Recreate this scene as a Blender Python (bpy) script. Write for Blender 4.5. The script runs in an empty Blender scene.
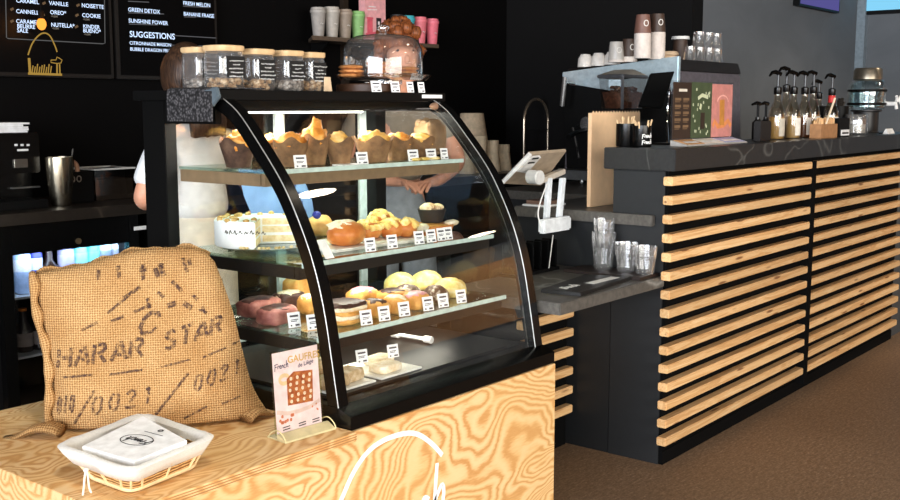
import bpy, bmesh, math, random
from mathutils import Vector, Matrix, noise
SC = bpy.context.scene
COL = SC.collection
rnd = random.Random(7)
PI = math.pi

# ------------------------------------------------------------------ measuring
# camera solved from the photo's two vanishing points; spot() gives the world
# place of a photo point on a known plane (x, y or z = const)
F, EYE = 1060.0, 1.30
YAW = math.atan(860 / math.hypot(F, 143)); PIT = math.atan(143 / F)
FW = Vector((math.cos(YAW) * math.cos(PIT), math.sin(YAW) * math.cos(PIT), -math.sin(PIT)))
RT = Vector((math.sin(YAW), -math.cos(YAW), 0)); UP = RT.cross(FW)
EYEP = Vector((0, 0, EYE))
def spot(px, py, x=None, y=None, z=None):
    d = FW * F + RT * (px - 450) - UP * (py - 250)
    if y is not None: return EYEP + d * (y / d.y)
    if x is not None: return EYEP + d * (x / d.x)
    return EYEP + d * ((z - EYE) / d.z)

# ------------------------------------------------------------------ materials
def lin(c):
    if isinstance(c, (int, float)): c = (c, c, c)
    return tuple(((v / 255) / 12.92 if v / 255 <= .04045 else ((v / 255 + .055) / 1.055) ** 2.4) for v in c[:3]) + (1,)
class NT:
    def __init__(s, name):
        s.m = bpy.data.materials.new(name); s.m.use_nodes = True
        s.t = s.m.node_tree; s.t.nodes.clear()
        s.out = s.n('ShaderNodeOutputMaterial')
    def n(s, ty, **kw):
        nd = s.t.nodes.new(ty)
        for k, v in kw.items():
            if k in nd.inputs: nd.inputs[k].default_value = v
            else: setattr(nd, k, v)
        return nd
    def l(s, a, b): s.t.links.new(a, b)
    def math(s, op, a, b=None):
        nd = s.n('ShaderNodeMath', operation=op)
        for i, v in enumerate((a, b)):
            if v is None: continue
            if isinstance(v, (int, float)): nd.inputs[i].default_value = v
            else: s.l(v, nd.inputs[i])
        return nd.outputs[0]
    def ramp(s, fac, stops, interp='LINEAR'):
        r = s.n('ShaderNodeValToRGB'); r.color_ramp.interpolation = interp
        e = r.color_ramp.elements
        while len(e) < len(stops): e.new(.5)
        for el, (p, c) in zip(e, stops): el.position = p; el.color = lin(c)
        s.l(fac, r.inputs[0]); return r.outputs[0]
    def coords(s, scale=(1, 1, 1), kind='Object'):
        tc = s.n('ShaderNodeTexCoord'); mp = s.n('ShaderNodeMapping'); mp.inputs['Scale'].default_value = scale
        s.l(tc.outputs[kind], mp.inputs[0]); return mp.outputs[0]
    def noise(s, vec, scale, detail=2, rough=.5, dist=0):
        nd = s.n('ShaderNodeTexNoise', Scale=scale, Detail=detail, Roughness=rough, Distortion=dist)
        s.l(vec, nd.inputs['Vector']); return nd.outputs[0]
    def bump(s, h, strength=.3, dist=.002):
        b = s.n('ShaderNodeBump', Strength=strength, Distance=dist); s.l(h, b.inputs['Height']); return b.outputs[0]
    def princ(s, base=None, rough=.5, metal=0, spec=.5, normal=None, **kw):
        p = s.n('ShaderNodeBsdfPrincipled')
        if base is not None:
            if isinstance(base, (tuple, int, float)): p.inputs['Base Color'].default_value = lin(base)
            else: s.l(base, p.inputs['Base Color'])
        if isinstance(rough, (int, float)): p.inputs['Roughness'].default_value = rough
        else: s.l(rough, p.inputs['Roughness'])
        p.inputs['Metallic'].default_value = metal; p.inputs['Specular IOR Level'].default_value = spec
        if normal is not None: s.l(normal, p.inputs['Normal'])
        for k, v in kw.items(): p.inputs[k.replace('_', ' ')].default_value = v
        s.l(p.outputs[0], s.out.inputs[0]); return p
MATS = {}
def plain(c, rough=.5, metal=0, spec=.5, vary=.06, scale=40):
    """procedural paint / plastic / metal with a faint mottling"""
    key = ('p', c, rough, metal, spec, vary, scale)
    if key in MATS: return MATS[key]
    t = NT('paint'); v = t.coords()
    cc = c if isinstance(c, tuple) else (c, c, c)
    f = t.noise(v, scale, 3)
    lo = tuple(max(0, x * (1 - vary)) for x in cc); hi = tuple(min(255, x * (1 + vary)) for x in cc)
    t.princ(t.ramp(f, [(.3, lo), (.7, hi)]), rough, metal, spec)
    MATS[key] = t.m; return t.m
def glow(c, s):
    key = ('g', c, s)
    if key in MATS: return MATS[key]
    t = NT('lit'); e = t.n('ShaderNodeEmission', Color=lin(c), Strength=s); t.l(e.outputs[0], t.out.inputs[0])
    MATS[key] = t.m; return t.m
def glass(tint=255, refl=.05, edge=.6, power=3.0, rough=0.0, glossc=255, whiten=0):
    key = ('gl', tint, refl, edge, power, rough, whiten)
    if key in MATS: return MATS[key]
    t = NT('clear_glass')
    tr = t.n('ShaderNodeBsdfTransparent', Color=lin(tint)); gl = t.n('ShaderNodeBsdfGlossy', Color=lin(glossc), Roughness=rough)
    lw = t.n('ShaderNodeLayerWeight', Blend=.5)
    f = t.math('ADD', t.math('MULTIPLY', t.math('POWER', lw.outputs['Facing'], power), edge), refl)
    mx = t.n('ShaderNodeMixShader'); t.l(f, mx.inputs[0]); t.l(tr.outputs[0], mx.inputs[1]); t.l(gl.outputs[0], mx.inputs[2])
    if whiten:
        df = t.n('ShaderNodeBsdfDiffuse', Color=lin(235)); m2 = t.n('ShaderNodeMixShader'); m2.inputs[0].default_value = whiten  # white diffuse mixed in, imitating light caught by the glass
        t.l(mx.outputs[0], m2.inputs[1]); t.l(df.outputs[0], m2.inputs[2]); mx = m2
    t.l(mx.outputs[0], t.out.inputs[0]); MATS[key] = t.m; return t.m
def plywood(name, stretch):
    t = NT(name); v = t.coords(stretch)
    n = t.noise(v, 1.3, 3.2, .46, .5)
    rag = t.noise(t.coords((10, 60, 60)), 4, 3)
    s = t.math('ADD', t.math('MULTIPLY', t.math('SINE', t.math('ADD', t.math('MULTIPLY', n, 290.0), t.math('MULTIPLY', rag, 2.6))), .5), .5)
    fib = t.noise(t.coords((8, 120, 120)), 5, 3)
    blot = t.noise(v, 2.6, 3)
    f = t.math('ADD', t.math('MULTIPLY', s, .7), t.math('MULTIPLY', fib, .3))
    c1 = t.ramp(f, [(.1, (194, 140, 82)), (.26, (210, 160, 102)), (.44, (226, 186, 132)), (.95, (233, 200, 150))])
    c2 = t.ramp(f, [(.1, (202, 150, 90)), (.38, (216, 170, 110)), (.62, (226, 184, 126)), (.95, (231, 196, 144))])
    mx = t.n('ShaderNodeMix', data_type='RGBA'); t.l(t.ramp(blot, [(.38, 0), (.6, 255)]), mx.inputs[0])
    t.l(c1, mx.inputs[6]); t.l(c2, mx.inputs[7])
    t.princ(mx.outputs[2], .5, 0, .25); return t.m
def slatwood():
    t = NT('pine_slat'); oi = t.n('ShaderNodeObjectInfo')
    tc = t.n('ShaderNodeTexCoord'); ad = t.n('ShaderNodeVectorMath', operation='MULTIPLY_ADD')
    t.l(tc.outputs['Object'], ad.inputs[0]); ad.inputs[1].default_value = (1.3, 26, 26)
    cb = t.n('ShaderNodeCombineXYZ')
    for i in range(3): t.l(t.math('MULTIPLY', oi.outputs['Random'], 37.0 + 11 * i), cb.inputs[i])
    t.l(cb.outputs[0], ad.inputs[2])
    n = t.noise(ad.outputs[0], 1.6, 4, .6, .6)
    s = t.math('ADD', t.math('MULTIPLY', t.math('SINE', t.math('MULTIPLY', n, 40)), .12), n)
    col = t.ramp(s, [(.2, (198, 146, 92)), (.42, (220, 172, 116)), (.6, (231, 188, 134)), (.8, (238, 202, 152))])
    kn = t.n('ShaderNodeTexVoronoi', Scale=1.0); mp = t.n('ShaderNodeVectorMath', operation='MULTIPLY_ADD')
    t.l(tc.outputs['Object'], mp.inputs[0]); mp.inputs[1].default_value = (3.5, 22, 22); t.l(cb.outputs[0], mp.inputs[2])
    t.l(mp.outputs[0], kn.inputs['Vector'])
    knot = t.ramp(kn.outputs['Distance'], [(.0, (96, 54, 24)), (.09, (130, 80, 40)), (.16, 255)])
    mx = t.n('ShaderNodeMix', data_type='RGBA', blend_type='MULTIPLY'); mx.inputs[0].default_value = .8
    t.l(col, mx.inputs[6]); t.l(knot, mx.inputs[7])
    hs = t.n('ShaderNodeHueSaturation'); t.l(mx.outputs[2], hs.inputs['Color'])
    t.l(t.math('ADD', t.math('MULTIPLY', oi.outputs['Random'], .22), .86), hs.inputs['Value'])
    t.princ(hs.outputs[0], .45, 0, .35); return t.m
def stone(name, base, vein, rough=.35):
    t = NT(name); v = t.coords((1, 1.4, 1))
    n = t.noise(v, 1.5, 2.5, .55, .25)
    ve = t.math('ABSOLUTE', t.math('SUBTRACT', n, .5))
    c = t.ramp(ve, [(0, vein), (.0025, tuple(int((a + b) / 2) for a, b in zip(base, vein))), (.007, base)])
    n2 = t.noise(v, 60, 3)
    mx = t.n('ShaderNodeMix', data_type='RGBA', blend_type='MULTIPLY'); mx.inputs[0].default_value = 1
    t.l(c, mx.inputs[6]); t.l(t.ramp(n2, [(.3, 205), (.7, 255)]), mx.inputs[7])
    t.princ(mx.outputs[2], rough, 0, .5); return t.m
def burlap():
    t = NT('burlap')
    tc = t.n('ShaderNodeTexCoord')
    def w(d):
        x = t.n('ShaderNodeTexWave', Scale=54.0, Distortion=2.2, Detail=2.0); x.inputs['Detail Scale'].default_value = 2.0
        x.bands_direction = d; t.l(tc.outputs['UV'], x.inputs['Vector']); return x.outputs['Fac']
    a, b = w('X'), w('Y')
    weave = t.math('MAXIMUM', t.math('MULTIPLY', a, .9), b)
    weave = t.math('MULTIPLY', t.math('ADD', a, b), .5)
    vv = t.n('ShaderNodeMapping'); t.l(tc.outputs['UV'], vv.inputs[0])
    big = t.noise(vv.outputs[0], 9, 3); fine = t.noise(vv.outputs[0], 190, 2)
    h = t.math('ADD', t.math('MULTIPLY', weave, .7), t.math('MULTIPLY', fine, .3))
    col = t.ramp(h, [(.12, (124, 90, 54)), (.4, (172, 134, 88)), (.75, (206, 168, 118)), (.95, (224, 190, 144))])
    mx = t.n('ShaderNodeMix', data_type='RGBA', blend_type='MULTIPLY'); mx.inputs[0].default_value = 1
    t.l(col, mx.inputs[6]); t.l(t.ramp(big, [(.3, (226, 214, 200)), (.7, 255)]), mx.inputs[7])
    t.princ(mx.outputs[2], .95, 0, .1, t.bump(h, .9, .0035)); return t.m
def wicker():
    t = NT('wicker'); v = t.coords()
    a = t.n('ShaderNodeTexWave', Scale=42.0, Distortion=2.5); a.bands_direction = 'Z'; t.l(v, a.inputs['Vector'])
    c = t.n('ShaderNodeTexWave', Scale=18.0, Distortion=3.0); c.bands_direction = 'DIAGONAL'; t.l(v, c.inputs['Vector'])
    h = t.math('MULTIPLY', a.outputs['Fac'], t.math('ADD', t.math('MULTIPLY', c.outputs['Fac'], .5), .5))
    t.princ(t.ramp(h, [(.05, (120, 78, 36)), (.3, (190, 142, 84)), (.7, (228, 186, 126))]), .6, 0, .3, t.bump(h, 1, .004)); return t.m
def crumb(c1, c2, c3, scale=30, rough=.6, bump=.6):
    key = ('c', c1, c2, c3, scale, rough)
    if key in MATS: return MATS[key]
    t = NT('baked_crust'); v = t.coords()
    n = t.noise(v, scale, 4, .6)
    t.princ(t.ramp(n, [(.3, c1), (.5, c2), (.7, c3)]), rough, 0, .3, t.bump(n, bump, .004)); MATS[key] = t.m; return t.m
def floor_mat():
    t = NT('brown_vinyl'); v = t.coords()
    f = t.noise(v, 120, 3, .7); g = t.noise(t.coords((1, 3, 1)), 30, 2); b = t.noise(v, .9, 2)
    c = t.ramp(t.math('ADD', t.math('MULTIPLY', f, .65), t.math('MULTIPLY', g, .35)), [(.34, (108, 84, 60)), (.5, (138, 110, 84)), (.62, (162, 134, 106)), (.72, (196, 172, 142))])
    mx = t.n('ShaderNodeMix', data_type='RGBA', blend_type='MULTIPLY'); mx.inputs[0].default_value = 1
    t.l(c, mx.inputs[6]); t.l(t.ramp(b, [(.3, (225, 222, 220)), (.7, 255)]), mx.inputs[7])
    t.princ(mx.outputs[2], .55, 0, .35); return t.m
def wall_mat(name, c, rough=.8):
    t = NT(name); v = t.coords((1, 1, 2.2)); n = t.noise(v, 1.6, 4, .6, .8)
    lo = tuple(int(x * .96) for x in c); hi = tuple(min(255, int(x * 1.04)) for x in c)
    t.princ(t.ramp(n, [(.3, lo), (.7, hi)]), rough, 0, .12); return t.m
def hairmat(c1, c2):
    t = NT('hair'); v = t.coords((60, 60, 5)); n = t.noise(v, 3, 3)
    t.princ(t.ramp(n, [(.3, c1), (.7, c2)]), .45, 0, .4, t.bump(n, .6, .004)); return t.m

PLY = plywood('plywood_front', (1.0, 1.9, 1.9)); PLYT = plywood('plywood_top', (1.2, 2.6, 1))
SLAT = slatwood()
STONE = stone('dark_marble', (38, 38, 38), (88, 88, 85)); STONE2 = stone('grey_marble', (96, 92, 86), (150, 148, 142), .4)
BURLAP = burlap(); WICKER = wicker()
BLACK = plain(6, .5, 0, .2); BLACKG = plain(7, .22, 0, .35); BLACKM = plain(5, .8, 0, .1); DGREY = plain((40, 43, 46), .6)
WHITE = plain((242, 241, 238), .5); PAPER = plain((246, 245, 243), .8); INK = plain((40, 38, 40), .8, 0, .1); STEEL = plain((190, 190, 186), .25, 1)
CHROME = plain((225, 226, 228), .12, 1); CGLASS = glass(252, .04, .55, 3.2); JGLASS = glass(248, .09, .8, 2.0, whiten=.06)
TUMBLER = glass(247, .10, .9, 1.6, whiten=.045); KRAFT = plain((240, 200, 156), .8, vary=.025, scale=25); SKIN = plain((222, 160, 130), .5)
LIDWOOD = plain((224, 188, 140), .5); ALU = plain((222, 232, 236), .4)

# ------------------------------------------------------------------ mesh tools
class MB:
    def __init__(s): s.v = []; s.f = []; s.uv = None
    def add(s, vs, fs):
        o = len(s.v); s.v += [tuple(p) for p in vs]; s.f += [tuple(i + o for i in f) for f in fs]; return s
    def box(s, a, b):
        (x0, y0, z0), (x1, y1, z1) = a, b
        return s.add([(x0, y0, z0), (x1, y0, z0), (x1, y1, z0), (x0, y1, z0), (x0, y0, z1), (x1, y0, z1), (x1, y1, z1), (x0, y1, z1)],
                     [(0, 3, 2, 1), (4, 5, 6, 7), (0, 1, 5, 4), (1, 2, 6, 5), (2, 3, 7, 6), (3, 0, 4, 7)])
    def cbox(s, c, d, rot=0):
        m = Matrix.Rotation(rot, 3, 'Z'); h = [k / 2 for k in d]
        t = MB().box((-h[0], -h[1], -h[2]), h); return s.add([Vector(c) + m @ Vector(p) for p in t.v], t.f)
    def prism(s, pts, ax, a, b):
        def P(p, t):
            return {'x': (t, p[0], p[1]), 'y': (p[0], t, p[1]), 'z': (p[0], p[1], t)}[ax]
        n = len(pts); vs = [P(p, a) for p in pts] + [P(p, b) for p in pts]
        fs = [tuple(range(n - 1, -1, -1)), tuple(range(n, 2 * n))] + [(i, (i + 1) % n, n + (i + 1) % n, n + i) for i in range(n)]
        return s.add(vs, fs)
    def hexa(s, bot, top):          # two quads, same winding
        return s.add(list(bot) + list(top), [(3, 2, 1, 0), (4, 5, 6, 7)] + [(i, (i + 1) % 4, 4 + (i + 1) % 4, 4 + i) for i in range(4)])
    def slab(s, quad, n):           # a quad given a real thickness along n
        q = [Vector(p) for p in quad]; n = Vector(n); return s.hexa(q, [p + n for p in q])
    def lathe(s, prof, n=24, c=(0, 0, 0), caps=True, sx=1, sy=1, rmod=None):
        vs = []; fs = []
        for k, (r, z) in enumerate(prof):
            for i in range(n):
                a = 2 * PI * i / n; rr = r * (rmod(a, k) if rmod else 1)
                vs.append((c[0] + rr * math.cos(a) * sx, c[1] + rr * math.sin(a) * sy, c[2] + z))
        for k in range(len(prof) - 1):
            for i in range(n):
                j = (i + 1) % n; fs.append((k * n + i, k * n + j, (k + 1) * n + j, (k + 1) * n + i))
        if caps:
            fs.append(tuple(range(n - 1, -1, -1))); m = (len(prof) - 1) * n; fs.append(tuple(range(m, m + n)))
        return s.add(vs, fs)
    def cyl(s, p0, p1, r, n=12, r1=None): return s.tube([p0, p1], [r, r if r1 is None else r1], n)
    def tube(s, pts, r, n=8, caps=True):
        pts = [Vector(p) for p in pts]; m = len(pts); rr = r if isinstance(r, (list, tuple)) else [r] * m
        up = Vector((0, 0, 1)); vs = []; fs = []; prev = None
        for k, p in enumerate(pts):
            d = (pts[min(k + 1, m - 1)] - pts[max(k - 1, 0)]).normalized()
            if prev is None:
                ref = up if abs(d.z) < .95 else Vector((1, 0, 0)); u = d.cross(ref).normalized()
            else: u = (prev - d * prev.dot(d)).normalized()
            prev = u; w = d.cross(u)
            for i in range(n):
                a = 2 * PI * i / n; vs.append(p + (u * math.cos(a) + w * math.sin(a)) * rr[k])
        for k in range(m - 1):
            for i in range(n):
                j = (i + 1) % n; fs.append((k * n + i, k * n + j, (k + 1) * n + j, (k + 1) * n + i))
        if caps: fs += [tuple(range(n - 1, -1, -1)), tuple(range((m - 1) * n, m * n))]
        return s.add(vs, fs)
    def blob(s, c, r, seed=0, amp=.12, freq=3.0, nu=20, nv=12, flat=None, rot=0, boxy=1.0):
        vs = []; fs = []; off = Vector((seed * 7.3, seed * 3.1, seed * 5.7)); m = Matrix.Rotation(rot, 3, 'Z')
        def sp(v): return math.copysign(abs(v) ** boxy, v)
        for k in range(nv + 1):
            th = PI * k / nv
            for i in range(nu):
                a = 2 * PI * i / nu
                d = Vector((sp(math.sin(th)) * sp(math.cos(a)), sp(math.sin(th)) * sp(math.sin(a)), sp(math.cos(th))))
                q = 1 + amp * noise.noise(d * freq + off)
                p = Vector((d.x * r[0], d.y * r[1], d.z * r[2])) * q
                if flat is not None: p.z = max(p.z, -r[2] * flat)
                vs.append(Vector(c) + m @ p)
        for k in range(nv):
            for i in range(nu):
                j = (i + 1) % nu; fs.append((k * nu + i, (k + 1) * nu + i, (k + 1) * nu + j, k * nu + j))
        return s.add(vs, fs)
    def ribbon(s, pts, w, fn, t=.0015):
        """flat stroke along 2-D pts; fn(u, v, lift) -> 3-D"""
        pts = [Vector((p[0], p[1])) for p in pts]; m = len(pts); L = []; R = []
        for k in range(m):
            d = pts[min(k + 1, m - 1)] - pts[max(k - 1, 0)]
            if d.length < 1e-9: d = Vector((1, 0))
            n = Vector((-d.y, d.x)).normalized() * (w / 2); L.append(pts[k] + n); R.append(pts[k] - n)
        vs = [fn(p.x, p.y, t) for p in L] + [fn(p.x, p.y, t) for p in R] + [fn(p.x, p.y, 0) for p in L] + [fn(p.x, p.y, 0) for p in R]
        fs = []
        for k in range(m - 1):
            fs += [(k, m + k, m + k + 1, k + 1), (2 * m + k, k, k + 1, 2 * m + k + 1), (m + k, 3 * m + k, 3 * m + k + 1, m + k + 1)]
        fs += [(0, 2 * m, 3 * m, m), (m - 1, 2 * m - 1, 4 * m - 1, 3 * m - 1)]
        return s.add(vs, fs)
    def text(s, st, size, fn, align='LEFT'):
        for vs, fs in [text_mesh(st, align)]: s.add([fn(x * size, y * size, .0008) for x, y in vs], fs)
        return s
    def build(s, name, mat, parent=None, smooth=None, bev=0, seg=2, loc=None, label=None):
        off = Vector((0, 0, 0)); q = parent
        while q is not None: off += q.location; q = q.parent
        if loc is not None: off += Vector(loc)
        me = bpy.data.meshes.new(name)
        me.from_pydata([Vector(p) - off for p in s.v], [], s.f); me.update()
        bm = bmesh.new(); bm.from_mesh(me)
        bmesh.ops.recalc_face_normals(bm, faces=bm.faces)
        if bev:
            ed = [e for e in bm.edges if len(e.link_faces) == 2 and e.calc_face_angle(0) > .5]
            bmesh.ops.bevel(bm, geom=ed, offset=bev, segments=seg, affect='EDGES', clamp_overlap=True)
        if s.uv: pass
        bm.to_mesh(me); bm.free()
        if smooth is None: smooth = 35
        if smooth: me.shade_smooth() if False else [setattr(p, 'use_smooth', True) for p in me.polygons]
        if smooth and smooth < 180:
            try: me.set_sharp_from_angle(angle=math.radians(smooth))
            except Exception: pass
        me.materials.append(mat)
        o = bpy.data.objects.new(name, me); COL.objects.link(o); o.parent = parent
        if loc is not None: o.location = Vector(loc)
        if label: o['label'] = label
        return o
TEXTS = {}
def text_mesh(st, align):
    k = (st, align)
    if k in TEXTS: return TEXTS[k]
    cu = bpy.data.curves.new('t', 'FONT'); cu.body = st; cu.align_x = align; cu.size = 1; cu.resolution_u = 3; cu.offset = .012
    o = bpy.data.objects.new('t', cu); COL.objects.link(o); bpy.context.view_layer.update()
    ev = o.evaluated_get(bpy.context.evaluated_depsgraph_get()); me = ev.to_mesh()
    r = ([(v.co.x, v.co.y) for v in me.vertices], [tuple(p.vertices) for p in me.polygons]); ev.to_mesh_clear()
    bpy.data.objects.remove(o); bpy.data.curves.remove(cu); TEXTS[k] = r; return r
def smooth_path(pts, k=6):
    """Catmull-Rom through points of any dimension"""
    P = [Vector(p) for p in pts]; out = []
    for i in range(len(P) - 1):
        a, b, c, d = P[max(i - 1, 0)], P[i], P[i + 1], P[min(i + 2, len(P) - 1)]
        for j in range(k):
            t = j / k
            out.append(.5 * ((2 * b) + (c - a) * t + (2 * a - 5 * b + 4 * c - d) * t * t + (3 * b - a - 3 * c + d) * t ** 3))
    out.append(P[-1]); return out
def tag(o, label, cat, group=None, kind=None):
    if label: o['label'] = label
    if cat: o['category'] = cat
    if group: o['group'] = group
    if kind: o['kind'] = kind
    return o
def thing(name, loc, label, cat, group=None, rz=0):
    o = bpy.data.objects.new(name, None); COL.objects.link(o); o.empty_display_size = .05
    o.location = Vector(loc); o.rotation_euler = (0, 0, rz); return tag(o, label, cat, group)
def dup(root, loc, label=None, group=None, rz=None, scale=None):
    r = root.copy(); COL.objects.link(r); r.location = Vector(loc)
    if rz is not None: r.rotation_euler = (0, 0, rz)
    if scale is not None: r.scale = scale if hasattr(scale, '__len__') else (scale,) * 3
    if label: r['label'] = label
    if group: r['group'] = group
    for ch in list(root.children):
        c = ch.copy(); COL.objects.link(c); c.parent = r
        for g in list(ch.children):
            d = g.copy(); COL.objects.link(d); d.parent = c
    return r
def structure(name, mb, mat, **kw):
    o = mb.build(name, mat, **kw); o['kind'] = 'structure'; return o
def plane_y(y, x0, z0, s=1.0):      # drawing plane facing the room front (-Y)
    return lambda u, v, t: (x0 + u * s, y - t, z0 + v * s)
def plane_x(x, y0, z0, s=1.0):      # facing -X, u runs towards -Y
    return lambda u, v, t: (x - t, y0 - u * s, z0 + v * s)
SCRIPT = [[(.05, 1.5), (-.1, .8), (-.3, -.6)], [(-.35, 1.35), (.5, 1.55), (1.1, 1.55)], [(-.1, .7), (.6, .8)],
          [(1.0, 1), (.95, 0)], [(.97, .5), (1.25, .95), (1.55, .9)],
          [(1.7, .5), (2.15, .62), (2.2, .95), (1.9, 1), (1.68, .5), (1.9, .05), (2.4, .2)],
          [(2.65, 1), (2.55, 0)], [(2.58, .5), (2.9, 1), (3.1, .8), (3.08, 0)],
          [(4.0, .85), (3.7, 1), (3.45, .5), (3.65, 0), (4.05, .15)],
          [(4.55, 2.3), (4.3, 0)], [(4.36, .6), (4.85, 1.25), (5.0, .9), (4.9, .2), (5.15, 0)]]
def script_word(mb, fn, s, w, t=.001):
    for st in SCRIPT:
        mb.ribbon([(p.x * s, p.y * s) for p in smooth_path([(a, b, 0) for a, b in st], 5)], w, fn, t)
    return mb
def circle2(cx, cy, rx, ry=None, n=28, a0=0, a1=2 * PI):
    ry = rx if ry is None else ry
    return [(cx + rx * math.cos(a0 + (a1 - a0) * i / n), cy + ry * math.sin(a0 + (a1 - a0) * i / n)) for i in range(n + 1)]

# ------------------------------------------------------------------ camera
cam = bpy.data.cameras.new('camera'); cam.sensor_width = 36; cam.lens = 36 * F / 900; cam.clip_start = .05
co = bpy.data.objects.new('camera', cam); COL.objects.link(co); co.location = EYEP
co.rotation_euler = (PI / 2 - PIT, 0, YAW - PI / 2); SC.camera = co
SC.view_settings.view_transform = 'Standard'; SC.view_settings.look = 'None'; SC.view_settings.gamma = 1
SC.view_settings.use_curve_mapping = False; SC.view_settings.exposure = 0.0
SC.cycles.transparent_max_bounces = 32; SC.cycles.max_bounces = 8

# ------------------------------------------------------------------ the room
WBK = wall_mat('black_wall', (4, 3, 3)); WGR = wall_mat('grey_wall', (112, 117, 122)); WDK = wall_mat('dark_return_wall', (22, 21, 21))
structure('floor', MB().box((-5, -5, -.1), (9.4, 4.6, 0)), floor_mat())
structure('wall_back', MB().box((-5, 4.4, 0), (6.1, 4.6, 3.1)), WBK)
structure('wall_return', MB().box((6.1, 3.0, 0), (6.25, 4.6, 3.1)), WDK)
structure('wall_rear', MB().box((6.25, 3.0, 0), (9.2, 3.15, 3.1)), WGR)
structure('wall_right', MB().box((9.2, -5, 0), (9.4, 3.15, 3.1)), WGR)
structure('ceiling', MB().box((-5, -5, 3.1), (9.4, 4.6, 3.2)), plain((60, 58, 56), .8))
structure('wall_reflector', MB().box((5.2, -5.0, 0), (9.2, -4.85, 3.1)), plain((170, 128, 88), .6))  # unseen wood-toned wall, added to give the case glass a brown reflection
structure('trim_reflector', MB().box((9.16, -4.85, .75), (9.2, -1.2, 2.4)), plain((186, 140, 96), .5))  # unseen panel, added to reflect warm brown in the curved glass
structure('trim_corner', MB().box((9.13, 2.93, 0), (9.2, 3.0, 3.1)), plain((150, 165, 175), .35, .3))
structure('trim_pipe', MB().box((4.46, 4.37, 1.0), (4.50, 4.4, 3.1)), plain((34, 22, 9), .6))

# ------------------------------------------------------------------ lights
def area(name, loc, rot, sx, sy, power, col=(255, 255, 255), spread=None):
    l = bpy.data.lights.new(name, 'AREA'); l.shape = 'RECTANGLE'; l.size = sx; l.size_y = sy; l.energy = power; l.color = lin(col)[:3]
    if spread: l.spread = spread
    o = bpy.data.objects.new(name, l); COL.objects.link(o); o.location = loc; o.rotation_euler = rot; return o
area('window_daylight', (-.2, -4.7, 1.6), (PI / 2, 0, 0), 7.0, 2.6, 560, (255, 249, 240))
area('window_daylight', (-4.7, -.6, 1.7), (PI / 2, 0, -PI / 2), 6.5, 2.6, 800, (240, 246, 255))
for n_, (lx, ly) in enumerate(((4.07, .90), (7.5, -1.3), (1.1, .7), (1.3, -1.8), (4.3, -2.2))):
    cl_ = thing('ceiling_lamp', (lx, ly, 3.1), ('round ceiling lamp above the aisle before the bar', 'round ceiling lamp far along the room', 'round ceiling lamp above the plywood table', 'round ceiling lamp near the window corner', 'round ceiling lamp in the middle of the room')[n_], 'ceiling lamp')
    MB().lathe([(.16, -.05), (.16, -.001), (.12, -.0005)], 32, (lx, ly, 3.1)).build('housing', plain((30, 30, 30), .5), cl_)
    MB().lathe([(.135, -.056), (.135, -.0505)], 32, (lx, ly, 3.1)).build('diffuser', glow((255, 238, 212), 26), cl_)
def spotlight(loc, aim, power, size, blend=.6, col=(255, 236, 210), r=.08):
    l = bpy.data.lights.new('fill_spot', 'SPOT'); l.energy = power; l.spot_size = size; l.spot_blend = blend; l.color = lin(col)[:3]; l.shadow_soft_size = r
    o = bpy.data.objects.new('fill_spot', l); COL.objects.link(o); o.location = loc
    o.rotation_euler = (Vector(aim) - Vector(loc)).to_track_quat('-Z', 'Y').to_euler()
spotlight((7.0, -2.6, 3.0), (9.2, -2.9, 1.3), 420, 1.5)  # added fill lamp, brightens the panel mirrored in the case glass
spotlight((7.2, .2, 3.0), (7.6, 1.6, 0), 120, 1.6)  # added fill lamp for the floor before the bar
spotlight((.9, .9, 3.0), (1.4, 2.0, .5), 95, .9, .7, (255, 244, 228), .15)  # added fill lamp over the plywood table
w = bpy.data.worlds.new('world'); SC.world = w; w.use_nodes = True
w.node_tree.nodes['Background'].inputs[0].default_value = lin((225, 235, 250)); w.node_tree.nodes['Background'].inputs[1].default_value = .25

# ------------------------------------------------------------------ bar counter with slatted front
bar = thing('bar_counter', (4.75, 1.9, 0), 'tall bar counter with black marble top and horizontal pine slats', 'counter')
MB().box((3.40, 1.757, 0), (6.15, 1.965, 1.075)).build('body', plain((25, 27, 29), .55), bar)
MB().box((3.36, 1.70, 1.078), (6.6, 1.985, 1.155)).build('worktop', STONE, bar, bev=.003)
MB().box((6.15, 1.757, 0), (6.45, 1.965, 1.075)).build('end_cladding', plain((70, 73, 75), .6), bar)
MB().box((3.405, 1.745, .0), (6.15, 1.757, 1.075)).build('backing_panel', BLACKM, bar)
MB().box((3.405, 1.74, .0), (6.15, 1.745, .05)).build('plinth', BLACKM, bar)
for k in range(15):
    z = 1.027 - .0672 * k
    for x0, x1 in ((3.36, 4.704), (4.746, 6.13)):
        MB().box((x0, 1.707, z), (x1, 1.744, z + .031)).build('slat', SLAT, bar, bev=.003, smooth=0)
MB().box((4.705, 1.703, .04), (4.745, 1.744, 1.06)).build('batten', BLACKM, bar)
# espresso work counter behind the bar end, ledge towards the low counter
wc = thing('work_counter', (4.4, 2.6, 0), 'dark service counter with grey marble ledge behind the bar end', 'counter')
LPOLY = lambda x0, y0: [(x0, y0), (5.9, y0), (5.9, 2.98), (4.0, 2.98), (4.0, 2.39), (x0, 2.39)]
MB().prism(LPOLY(3.402, 1.968), 'z', 0, .878).build('body', plain((20, 22, 24), .55), wc)
MB().box((3.372, 1.79, .878), (3.398, 2.39, .917)).prism(LPOLY(3.399, 1.968), 'z', .878, .917).build('worktop', STONE2, wc, bev=.003)

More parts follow.
